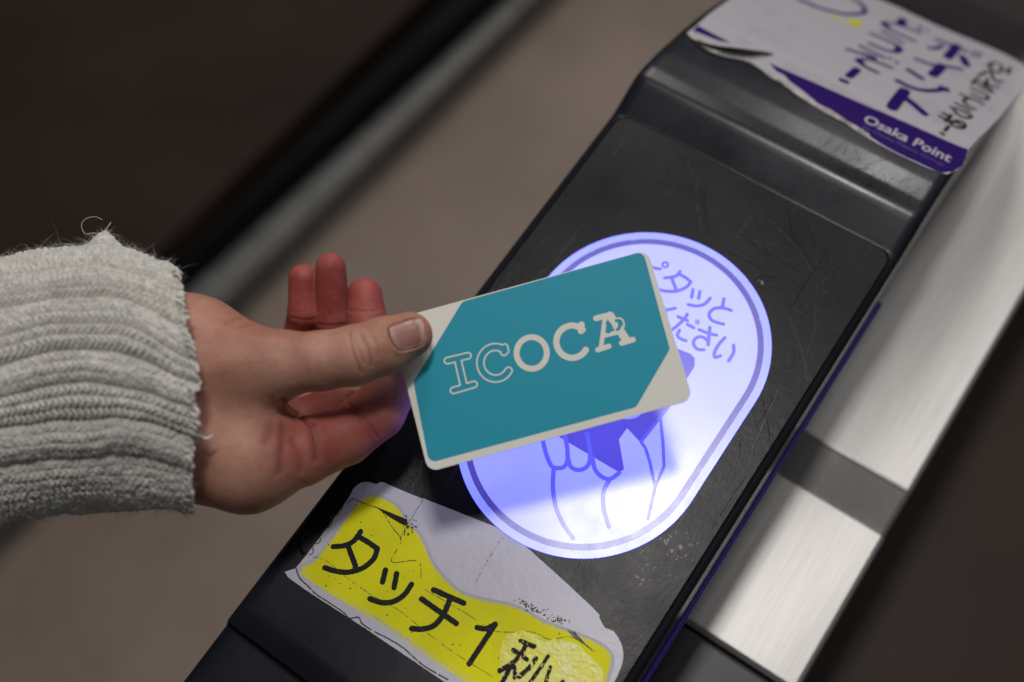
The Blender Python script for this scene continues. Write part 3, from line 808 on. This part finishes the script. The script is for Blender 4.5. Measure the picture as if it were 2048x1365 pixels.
strokes('outlined_lettering', [([c3(*p) for p in s], r_ * K3) for s, r_ in gI], cardm(.06), M['cardink'], card, .12, ringed)
strokes('outlined_lettering', [([c3(*p) for p in s], r_ * K3) for s, r_ in gC], cardm(.06), M['cardink'], card, .12, ringed)
sol = [(arc(806, 644, 86, 90, 0, 360, 40), 17), (arc(1036, 580, 90, 92, -48, -330, 30), 18), ([(1090, 482), (1086, 520)], 18),
       ([(1172, 447), (1248, 428)], 17), ([(1252, 432), (1345, 572)], 24), ([(1222, 452), (1200, 615)], 13), ([(1182, 626), (1245, 606)], 15), ([(1318, 588), (1382, 568)], 16), ([(1222, 545), (1320, 520)], 13), (arc(1303, 482, 28, 36, -150, 40, 12), 5)]
eyes = [(arc(1238, 500, 17, 26, -100, 80, 10), 9), (arc(1290, 486, 17, 26, -100, 80, 10), 9)]
def cut_eyes(X, Y, D):
    for s, r_ in eyes: D = np.maximum(D, -seg(X, Y, [c3(*p) for p in s], r_ * K3))
    return D
strokes('solid_lettering', [([c3(*p) for p in s], r_ * K3) for s, r_ in sol], cardm(.06), M['cardink'], card, .12, cut_eyes)

# ================================================================== PERSON: hand
PA = empty('person', (-250, -150, FZ))
tag(PA, 'person\'s hand and forearm in a cream chunky knit sweater pinching the teal card', 'person')
def RC(P, a, b, ra, rb):
    ab = b - a; t = np.clip(((P - a) @ ab) / (ab @ ab + 1e-12), 0, 1)
    return np.linalg.norm(P - a - t[..., None] * ab, axis=-1) - (ra + (rb - ra) * t)
def smin(a, b, k):
    h = np.maximum(k - np.abs(a - b), 0) / k
    return np.minimum(a, b) - h * h * k * .25
HD = .955                         # the hand stands this much nearer than its first blocking, so sizes shrink with it
def J(px, py, z): return U(px, py, CAM[2] - (CAM[2] - z) * HD)
# joints as photograph point, height above the pad and radius (mm)
PALM = [((-250, 735, 10), 27, (200, 745, 26), 24), ((200, 735, 28), 22, (385, 700, 32), 17.5), ((200, 860, 14), 22, (385, 860, 22), 19.5),
        ((330, 705, 28), 17, (470, 735, 34), 12.5), ((360, 865, 22), 18.5, (492, 912, 20), 17.0), ((330, 760, 14), 19, (480, 850, 8), 16),
        ((330, 760, 4), 18, (500, 800, -14), 13), ((400, 700, 16), 14, (540, 730, -16), 10), ((480, 900, 14), 15, (520, 850, -6), 13)]
THUMB = [((455, 735, 34), 12.5, (560, 729, 38), 10.7), ((560, 729, 38), 10.7, (645, 722, 40), 9.2), ((645, 722, 40), 9.2, (708, 712, 40.5), 9.3), ((708, 712, 40.5), 9.3, (770, 692, 40), 8.9), ((770, 692, 40), 8.9, (818, 671, 39), 7.6)]
FING = {
    'index': [((500, 925, 20), 15.5, (600, 905, 17), 11.3), ((600, 905, 17), 11.3, (690, 872, 14), 9.8), ((690, 872, 14), 9.8, (755, 824, 12.5), 9.4), ((755, 824, 12.5), 9.4, (800, 752, 13), 8.4), ((800, 752, 13), 8.4, (822, 700, 17), 7.3)],
    'middle': [((510, 880, 4), 12, (610, 850, 2), 9.2), ((610, 850, 2), 9.2, (700, 805, 1), 8.8), ((700, 805, 1), 8.8, (738, 725, 1), 8.0), ((738, 725, 1), 8.0, (733, 640, 4), 7.2), ((733, 640, 4), 7.2, (729, 592, 5), 6.5)],
    'ring': [((520, 840, -20), 11, (620, 800, -36), 9), ((620, 800, -36), 9, (672, 730, -32), 8), ((672, 730, -32), 8, (668, 640, -15), 6.6), ((668, 640, -15), 6.6, (661, 536, -2), 5.6)],
    'pinky': [((470, 790, -26), 11, (560, 750, -44), 9), ((560, 750, -44), 9, (600, 690, -34), 7.6), ((600, 690, -34), 7.6, (610, 625, -14), 6.4), ((610, 625, -14), 6.4, (606, 557, -6), 5.4)]}
def caps(lst): return [(J(*a), J(*b), ra * HD, rb * HD) for a, ra, b, rb in lst]
PALM_, THUMB_ = caps(PALM), caps(THUMB); FG = {k: caps(v) for k, v in FING.items()}
def hand_sdf(P):
    d = None
    for c in PALM_:
        q = RC(P, *c); d = q if d is None else smin(d, q, 12.)
    t = None
    for c in THUMB_:
        q = RC(P, *c); t = q if t is None else smin(t, q, 2.5)
    d0 = d; d = smin(d, t, 9.)
    for k, cs in FG.items():
        f = None
        for c in cs:
            q = RC(P, *c); f = q if f is None else smin(f, q, 1.2)
        root = cs[0][0]; kk = 1.1 + (9. if k != 'index' else 8.) * np.exp(-(np.linalg.norm(P - root, axis=-1) / 19.) ** 4)
        d = smin(d, f, kk)
    return d
def trace(px, py):
    dr = ray((px, py)); t = 250.
    for _ in range(90):
        q = float(hand_sdf((CAM + dr * t)[None])[0])
        if q < .01: break
        t += q * .8
        if t > 560: return None
    return CAM + dr * t
def surface_nets(f, lo, hi, h):
    n = np.ceil((hi - lo) / h).astype(int) + 1
    hc = h * 4; nc = np.ceil((hi - lo) / hc).astype(int) + 2
    ax = [lo[k] + np.arange(nc[k]) * hc for k in range(3)]
    C = f(np.stack(np.meshgrid(*ax, indexing='ij'), -1)).astype(np.float32)
    gi = [np.minimum(np.arange(n[k]) / 4, nc[k] - 1.001) for k in range(3)]
    Cn = C
    for k in range(3):
        i0 = np.floor(gi[k]).astype(int); fr_ = gi[k] - i0; sh = [1, 1, 1]; sh[k] = -1; fr_ = fr_.reshape(sh)
        Cn = np.take(Cn, i0, k) * (1 - fr_) + np.take(Cn, i0 + 1, k) * fr_
    D = Cn.astype(np.float32); mk = np.abs(D) < hc * 1.1; I = np.argwhere(mk)
    for s in range(0, len(I), 200000):
        q = I[s:s + 200000]; D[q[:, 0], q[:, 1], q[:, 2]] = f(lo + q * h)
    S_ = D < 0
    c = sum(S_[a:n[0] - 1 + a, b:n[1] - 1 + b, e:n[2] - 1 + e].astype(int) for a in (0, 1) for b in (0, 1) for e in (0, 1))
    cells = np.argwhere((c > 0) & (c < 8)); idm = -np.ones(c.shape, int); idm[tuple(cells.T)] = np.arange(len(cells))
    acc = np.zeros((len(cells), 3)); cnt = np.zeros(len(cells))
    cor = [(a, b, e) for a in (0, 1) for b in (0, 1) for e in (0, 1)]
    for a in cor:
        for k in range(3):
            if a[k] == 0:
                b = list(a); b[k] = 1
                da = D[cells[:, 0] + a[0], cells[:, 1] + a[1], cells[:, 2] + a[2]]; db = D[cells[:, 0] + b[0], cells[:, 1] + b[1], cells[:, 2] + b[2]]
                m_ = (da < 0) != (db < 0); t = np.where(m_, da / np.where(m_, da - db, 1), 0)
                p = np.tile(np.array(a, float), (len(cells), 1)); p[:, k] += t; acc[m_] += p[m_]; cnt[m_] += 1
    V = lo + (cells + acc / cnt[:, None]) * h
    faces = []
    for k in range(3):
        u, v = (k + 1) % 3, (k + 2) % 3
        sl0 = [slice(None)] * 3; sl1 = [slice(None)] * 3; sl0[k] = slice(0, -1); sl1[k] = slice(1, None)
        E_ = np.argwhere(S_[tuple(sl0)] != S_[tuple(sl1)])
        E_ = E_[(E_[:, u] > 0) & (E_[:, v] > 0) & (E_[:, u] < n[u] - 1) & (E_[:, v] < n[v] - 1)]
        sgn = S_[E_[:, 0], E_[:, 1], E_[:, 2]]
        q = []
        for (du, dv) in ((0, 0), (-1, 0), (-1, -1), (0, -1)):
            w_ = E_.copy(); w_[:, u] += du; w_[:, v] += dv; q.append(idm[w_[:, 0], w_[:, 1], w_[:, 2]])
        q = np.stack(q, -1); q[~sgn] = q[~sgn][:, ::-1]; faces.append(q)
    return V, np.concatenate(faces)
ext = np.array([c[i] for L_ in [PALM_, THUMB_, *FG.values()] for c in L_ for i in (0, 1)])
HL, HH = ext.min(0) - 30, ext.max(0) + 20
HL[0] = max(HL[0], J(60, 740, 20)[0] - 40)
cut = J(60, 760, 20)
V, Fq = surface_nets(lambda P: np.maximum(hand_sdf(P), (cut - P) @ np.array([.62, .78, .05])), HL, HH, .58)
# creases
sp2 = lambda x, y: (500 + x / 2.73, 480 + y / 2.73)
sl1_ = lambda x, y: (x / 1.95, 400 + y / 1.95)
CREASE = [(sp2, [(543, 500), (556, 580), (580, 660), (612, 728)], .5, .5), (sp2, [(598, 505), (628, 560), (650, 620), (660, 690)], .42, .45), (sp2, [(570, 530), (590, 600), (622, 672)], .3, .5), (sp2, [(660, 520), (690, 570), (700, 640)], .18, .6),
          (sp2, [(520, 930), (600, 960), (650, 1010), (700, 1080)], .4, .6), (sp2, [(330, 1010), (350, 1060), (362, 1130), (358, 1200)], .55, 1.3), (sp2, [(600, 985), (640, 1050), (650, 1080)], .2, .5),
          (sp2, [(180, 1010), (178, 1100), (170, 1200), (160, 1270)], .4, 1.5), (sp2, [(235, 1100), (270, 1170), (270, 1260)], .3, 1.3), (sp2, [(120, 1000), (110, 1060), (80, 1110)], .3, 1.6),
          (sp2, [(180, 870), (230, 930), (300, 985), (335, 1005)], .9, .9), (sp2, [(560, 840), (530, 880), (570, 935)], .4, .7),
          (sp2, [(375, 462), (440, 468), (515, 462)], .35, .5), (sp2, [(222, 425), (300, 440), (365, 430)], .3, .6), (sp2, [(540, 385), (620, 392), (700, 385)], .25, .6),
          (sl1_, [(880, 480), (930, 460), (1010, 465), (1040, 480)], .35, 1.0), (sl1_, [(930, 500), (980, 485), (1030, 495)], .25, .8)]
def vnorm(V, Fq):
    a = V[Fq[:, 1]] - V[Fq[:, 0]]; b = V[Fq[:, 3]] - V[Fq[:, 0]]; fn = np.cross(a, b); N = np.zeros_like(V)
    for k in range(4): np.add.at(N, Fq[:, k], fn)
    return N / (np.linalg.norm(N, axis=1, keepdims=True) + 1e-9)
N = vnorm(V, Fq); disp = np.zeros(len(V)); crs = np.zeros(len(V))
for fn_, pts, dep, wid in CREASE:
    q = [trace(*fn_(*p)) for p in smooth_pts(pts, 5)]; q = [p for p in q if p is not None]
    if len(q) < 2: continue
    D_ = np.full(len(V), 1e9)
    for a, b in zip(q[:-1], q[1:]):
        if np.linalg.norm(b - a) > 8: continue
        D_ = np.minimum(D_, RC(V, a, b, 0, 0))
    disp -= dep * np.exp(-(D_ / wid) ** 2) - .3 * dep * np.exp(-((D_ - 1.6 * wid) / wid) ** 2)
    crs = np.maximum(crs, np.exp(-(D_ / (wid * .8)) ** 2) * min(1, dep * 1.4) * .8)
disp += .05 * vnoise(V * .35, 3) + .03 * vnoise(V * .9, 4)
# tendons at the thumb root
for a, b, amp, wd in [((360, 640), (600, 690), .7, 3.0), ((380, 760), (520, 700), .5, 4.0)]:
    q = trace(*a), trace(*b)
    if q[0] is not None and q[1] is not None: disp += amp * np.exp(-(RC(V, q[0], q[1], 0, 0) / wd) ** 2)
# nail bed
nP = []; NS, NTt = 22, 18
lt, lb = np.array(sp2(742, 478)), np.array(sp2(806, 606)); rt, rb = np.array(sp2(936, 416)), np.array(sp2(958, 566))
nail_pts = []
for i in range(NS + 1):
    s = i / NS
    for j in range(NTt + 1):
        t = j / NTt * 2 - 1
        bow = 1 - .10 * abs(t) ** 3 * 1.0
        s2 = .5 + (s - .5) * (1 - .16 * abs(t) ** 2.5)
        tt = t * (1 - .12 * abs(s * 2 - 1) ** 4)
        p = (lt * (1 - s2) + rt * s2) * (1 - tt) / 2 + (lb * (1 - s2) + rb * s2) * (1 + tt) / 2
        nail_pts.append(trace(*p))
NP = np.array(nail_pts)
idx = lambda i, j: i * (NTt + 1) + j
rim = [NP[idx(i, 0)] for i in range(NS, -1, -1)] + [NP[idx(0, j)] for j in range(NTt + 1)] + [NP[idx(i, NTt)] for i in range(NS + 1)]
D_ = np.full(len(V), 1e9)
for a, b in zip(rim[:-1], rim[1:]): D_ = np.minimum(D_, RC(V, a, b, 0, 0))
Dn = np.full(len(V), 1e9)
near = np.linalg.norm(V - NP.mean(0), axis=1) < 16
Dn[near] = np.min(np.linalg.norm(V[near][:, None] - NP[None], axis=2), axis=1)
disp += .38 * np.exp(-((D_ - .9) / .7) ** 2) * (Dn > .5) - .45 * np.exp(-(D_ / .45) ** 2) - .35 * (Dn < .7)
crs = np.maximum(crs, .55 * np.exp(-(D_ / .5) ** 2))
V = V + N * disp[:, None]
# palmar redness: pads of the curled fingers and the inside of the palm
pxv = PR(V)
red = np.zeros(len(V))
for a, rad in [((729, 600, 4), 19), ((661, 560, -4), 20), ((606, 580, -8), 20), ((640, 640, -12), 16), ((735, 680, 0), 16), ((640, 880, 18), 15), ((720, 850, 14), 15), ((570, 900, 22), 12), ((640, 800, 0), 18), ((690, 780, -6), 16), ((570, 860, 16), 11)]:
    red = np.maximum(red, np.exp(-(np.linalg.norm(V - J(*a), axis=1) / rad) ** 4))
thd = np.min([RC(V, *c) for c in THUMB_], axis=0)
red *= np.clip((thd - .8) / 3.0, 0, 1)
red = np.maximum(red, .35 * np.exp(-(np.linalg.norm(V - J(845, 672, 38), axis=1) / 7) ** 4))
red = np.maximum(red, .22 * np.exp(-(np.linalg.norm(V - J(500, 650, 44), axis=1) / 12) ** 2))
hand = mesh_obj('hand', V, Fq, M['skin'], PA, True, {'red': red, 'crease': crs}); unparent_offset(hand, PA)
# nail
Nn = np.cross(NP[idx(NS // 2 + 2, NTt // 2)] - NP[idx(NS // 2 - 2, NTt // 2)], NP[idx(NS // 2, NTt // 2 + 2)] - NP[idx(NS // 2, NTt // 2 - 2)]); Nn /= np.linalg.norm(Nn)
if Nn @ (CAM - NP.mean(0)) < 0: Nn = -Nn
G3 = NP.reshape(NS + 1, NTt + 1, 3)
top = np.zeros_like(G3); tipa = np.zeros((NS + 1, NTt + 1))
for i in range(NS + 1):
    for j in range(NTt + 1):
        t = j / NTt * 2 - 1; s = i / NS
        du = G3[min(i + 1, NS), j] - G3[max(i - 1, 0), j]; dv = G3[i, min(j + 1, NTt)] - G3[i, max(j - 1, 0)]
        nn = np.cross(du, dv); nn /= np.linalg.norm(nn) + 1e-9
        if nn @ Nn < 0: nn = -nn
        top[i, j] = G3[i, j] + nn * (.16 * (1 - abs(t) ** 4) * min(1, s * 6 + .25) + .02)
        tipa[i, j] = .85 if s > .9 else (.3 if s < .16 - .1 * t * t else 0)
V = list(top.reshape(-1, 3)) + list((G3 - Nn * .8).reshape(-1, 3)); Fc = []; n0 = len(top.reshape(-1, 3))
for i in range(NS):
    for j in range(NTt): Fc.append([idx(i, j), idx(i + 1, j), idx(i + 1, j + 1), idx(i, j + 1)])
per = [(i, 0) for i in range(NS)] + [(NS, j) for j in range(NTt)] + [(i, NTt) for i in range(NS, 0, -1)] + [(0, j) for j in range(NTt, 0, -1)]
for a, b in zip(per, per[1:] + per[:1]): Fc.append([idx(*a), idx(*b), n0 + idx(*b), n0 + idx(*a)])
nl = mesh_obj('thumbnail', V, Fc, M['nail'], PA, True, {'tip': np.concatenate([tipa.reshape(-1)] * 2)}); unparent_offset(nl, PA)

# ------------------------------------------------------------------ sweater sleeve
topx = np.array([(-300, 560), (-100, 540), (0, 524), (80, 512), (150, 502), (210, 498), (250, 502), (300, 514), (335, 535), (360, 556), (400, 580)])
peak = np.array([(-300, 0), (120, 0), (150, -12), (178, -38), (210, -52), (240, -30), (280, -8), (320, 0), (400, 0)])
botx = np.array([(-300, 1080), (-100, 1060), (0, 1036), (100, 1016), (200, 1010), (300, 1010), (375, 1016), (420, 1020)])
vall = [520, 607, 655, 697, 762, 812, 868, 925, 975]
vc = np.arccos(np.clip((748 - np.array(vall)) / 263., -1, 1))
NSs, NTh = 420, 760
SL0 = -260.
def cuff(th):
    # where the hem ends, by angle round the arm (0 = upper edge, pi/2 = towards the camera, pi = lower edge)
    return np.interp(th, [0, .35, .8, 1.2, 1.57, 1.9, 2.1, 2.3, 2.6, 3.14, 3.9, 5.4, 6.283], [326, 332, 348, 368, 380, 388, 392, 386, 380, 374, 360, 322, 326])
def sleeve_pt(s, th, rad_off, fac=1.0):
    xe = cuff(th) + 8 * vnoise(np.stack([th * 7, th * 0, th * 0], -1), 5) + 4 * vnoise(np.stack([th * 30, th * 0, th * 0], -1), 6)
    xp = SL0 + (xe - SL0) * s
    yt = sum(np.interp(xp + q, topx[:, 0], topx[:, 1]) for q in (-45, -30, -15, 0, 15, 30, 45)) / 7; yb = np.interp(xp, botx[:, 0], botx[:, 1])
    z0 = CAM[2] - (CAM[2] - np.interp(xp, [-300, 0, 380], [8, 22, 26])) * HD
    def UU(x, y, z):
        d = ray(np.stack([x, y], -1)); t = (z - CAM[2]) / d[..., 2]; return CAM + d * t[..., None]
    yt = yt + -50 * np.exp(-((xp - 208) / 34.) ** 2) * np.exp(-(np.minimum(th, 6.2832 - th) / .40) ** 2)
    yc = (yt + yb) / 2; C = UU(xp, yc, z0); A_ = (UU(xp, yt, z0) - UU(xp, yb, z0)) / 2
    al = np.linalg.norm(A_, axis=-1, keepdims=True); vw = CAM - C; vw /= np.linalg.norm(vw, axis=-1, keepdims=True)
    ea = A_ / al; eb = vw - ea * np.sum(vw * ea, -1, keepdims=True); eb /= np.linalg.norm(eb, axis=-1, keepdims=True)
    asp = 1.0
    ct, st_ = np.cos(th)[..., None], np.sin(th)[..., None]
    nrm = ea * ct + eb * st_ / asp; nrm /= np.linalg.norm(nrm, axis=-1, keepdims=True)
    return C + (ea * ct * al + eb * st_ * al * asp) * fac + nrm * rad_off[..., None], nrm, al[..., 0]
s = np.linspace(.12, 1, NSs + 130)
th = np.linspace(0, 2 * math.pi, NTh * 2, endpoint=False)
Sg, Tg = np.meshgrid(s, th, indexing='ij')
XP = SL0 + (cuff(Tg) - SL0) * Sg; arcx = XP / 6.2           # mm along the arm
Tw = Tg + .03 * np.sin(XP * .012) + .035 * vnoise(np.stack([XP * .012, Tg * 2.5, Tg * 0], -1), 9)
vs = np.concatenate([[-.35], vc, [3.14 + .35, 3.9, 4.35, 4.8, 5.3, 5.75, 2 * math.pi - .35]])
k = np.clip(np.searchsorted(vs, Tw) - 1, 0, len(vs) - 2); f0 = (Tw - vs[k]) / (vs[k + 1] - vs[k]); wdt = (vs[k + 1] - vs[k]) * 40
ridge = np.sin(math.pi * np.clip(f0, 0, 1)) ** .55
amp = np.clip(wdt * .22, .9, 3.0)
# stitches: chevrons inside each rib, rows 2.1 mm apart
col = np.floor(f0 * np.maximum(2, np.round(wdt / 3.2))); fc = f0 * np.maximum(2, np.round(wdt / 3.2)) - col
ph = arcx / 2.05 + np.abs(fc - .5) * 1.1 + .35 * vnoise(np.stack([arcx * .12, Tg * 6, Tg * 0], -1), 12) + .5 * (k % 2)
stitch = np.abs(np.sin(math.pi * ph)) ** .7 * (np.sin(math.pi * fc) ** .5)
P3 = np.stack([arcx, Tg * 40, Tg * 0], -1)
fz = np.abs(vnoise(P3 * .9, 21)) + .6 * np.abs(vnoise(P3 * 2.0, 22)) 
odd = np.isin(k, [3, 5, 7]) * 1.0
rad = amp * ridge * (1.25 - .5 * odd) - .8 + stitch * (.75 + 1.0 * odd + .5 * vnoise(P3 * .1, 23)) + .8 * vnoise(P3 * np.array([.07, .12, 1]), 24) + .45 * (fz - .5) + .35 * vnoise(P3 * .45, 25)
rad -= 5.6
rad += 1.2 * np.exp(-((Sg - 1) * 55) ** 2)
P, nn, al = sleeve_pt(Sg, Tg, rad)
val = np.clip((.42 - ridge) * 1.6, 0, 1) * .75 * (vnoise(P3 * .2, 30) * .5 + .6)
# inner return of the hem
si = np.linspace(1, .72, 22); Si, Ti = np.meshgrid(si, th, indexing='ij')
pin, _, _ = sleeve_pt(Si, Ti, -6.9 - 4.0 * np.clip((1 - Si) * 12, 0, 1) + .5 * vnoise(np.stack([Si * 90, Ti * 25, Ti * 0], -1), 31))
ALL = np.concatenate([P, pin], 0); nr, ncn = ALL.shape[:2]
ii, jj = np.meshgrid(np.arange(nr - 1), np.arange(ncn), indexing='ij'); j2 = (jj + 1) % ncn
Fq = np.stack([ii * ncn + jj, (ii + 1) * ncn + jj, (ii + 1) * ncn + j2, ii * ncn + j2], -1).reshape(-1, 4)
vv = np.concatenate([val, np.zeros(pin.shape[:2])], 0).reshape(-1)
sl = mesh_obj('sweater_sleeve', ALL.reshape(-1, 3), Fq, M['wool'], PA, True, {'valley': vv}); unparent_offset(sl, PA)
# loose fibres and frayed loops
V = []; Fc = []
def ribbon(p, d, n_, L_, w_, curl):
    m_ = 5; b0 = len(V); side = np.cross(d, CAM - p); side /= np.linalg.norm(side) + 1e-9
    a2 = RNG.normal(0, 1, 3); a2 /= np.linalg.norm(a2)
    for k_ in range(m_ + 1):
        t_ = k_ / m_; c_ = p + d * L_ * t_ + a2 * curl * L_ * t_ * t_ + n_ * L_ * .25 * math.sin(t_ * 2.5)
        ww = w_ * (1 - t_ * .8); V.append(c_ - side * ww); V.append(c_ + side * ww)
    for k_ in range(m_): q_ = b0 + 2 * k_; Fc.append([q_, q_ + 1, q_ + 3, q_ + 2])
nf = 15000
I_ = RNG.integers(60, P.shape[0] - 1, nf); Jt = RNG.integers(0, P.shape[1], nf)
for i_, j_ in zip(I_, Jt):
    p = P[i_, j_]; n_ = nn[i_, j_]; d = RNG.normal(0, 1, 3); d -= n_ * (d @ n_) * .75; d /= np.linalg.norm(d)
    ribbon(p, d, n_, RNG.uniform(1.2, 4.0) * (1 + (RNG.random() < .08)), .035, RNG.uniform(.1, .6))
for j_ in range(0, P.shape[1], 3):
    p = P[-1, j_]; n_ = nn[-1, j_]; d = P[-1, j_] - P[-12, j_]; d /= np.linalg.norm(d) + 1e-9; d = d + RNG.normal(0, .6, 3); d /= np.linalg.norm(d)
    ribbon(p, d, n_, RNG.uniform(.8, 3.2), .05, .5)
# the curl of yarn at the peak of the fold
pk = [J(*p, 28) for p in [(205, 470), (188, 466), (170, 468), (163, 450), (172, 438), (190, 434), (205, 440)]]
tube(V, Fc, smooth_pts(pk, 5), .09, 5)
pk = [J(*p, 30) for p in [(205, 470), (215, 455), (222, 445)]]; tube(V, Fc, smooth_pts(pk, 4), .14, 5)
fzo = mesh_obj('wool_fibres', V, Fc, M['fuzz'], sl); tag(fzo, kind='stuff')
V = []; Fc = []
for j_ in range(0, P.shape[1] // 2 + 60, 11):
    i_ = P.shape[0] - 1; p = P[i_, j_]; d = P[i_, j_] - P[i_ - 14, j_]; d /= np.linalg.norm(d) + 1e-9; tg = P[i_, (j_ + 5) % P.shape[1]] - p
    tg /= np.linalg.norm(tg) + 1e-9; hgt = RNG.uniform(.2, 1.3); wdh = RNG.uniform(.8, 1.5)
    pts = [p - tg * wdh - d * 1.4, p - tg * wdh * .8 + d * hgt * .4, p + d * hgt + nn[i_, j_] * .3, p + tg * wdh * .8 + d * hgt * .4, p + tg * wdh - d * 1.4]
    tube(V, Fc, smooth_pts(pts, 4), RNG.uniform(.4, .62), 6)
tuft = [J(*p, z) for p, z in [((370, 868), 45), ((392, 872), 46), ((412, 878), 46), ((426, 872), 46)]]
tube(V, Fc, smooth_pts(tuft, 4), list(np.linspace(1.1, .35, len(smooth_pts(tuft, 4)))), 7)
hm = mesh_obj('frayed_hem', V, Fc, M['wool'], sl, True)
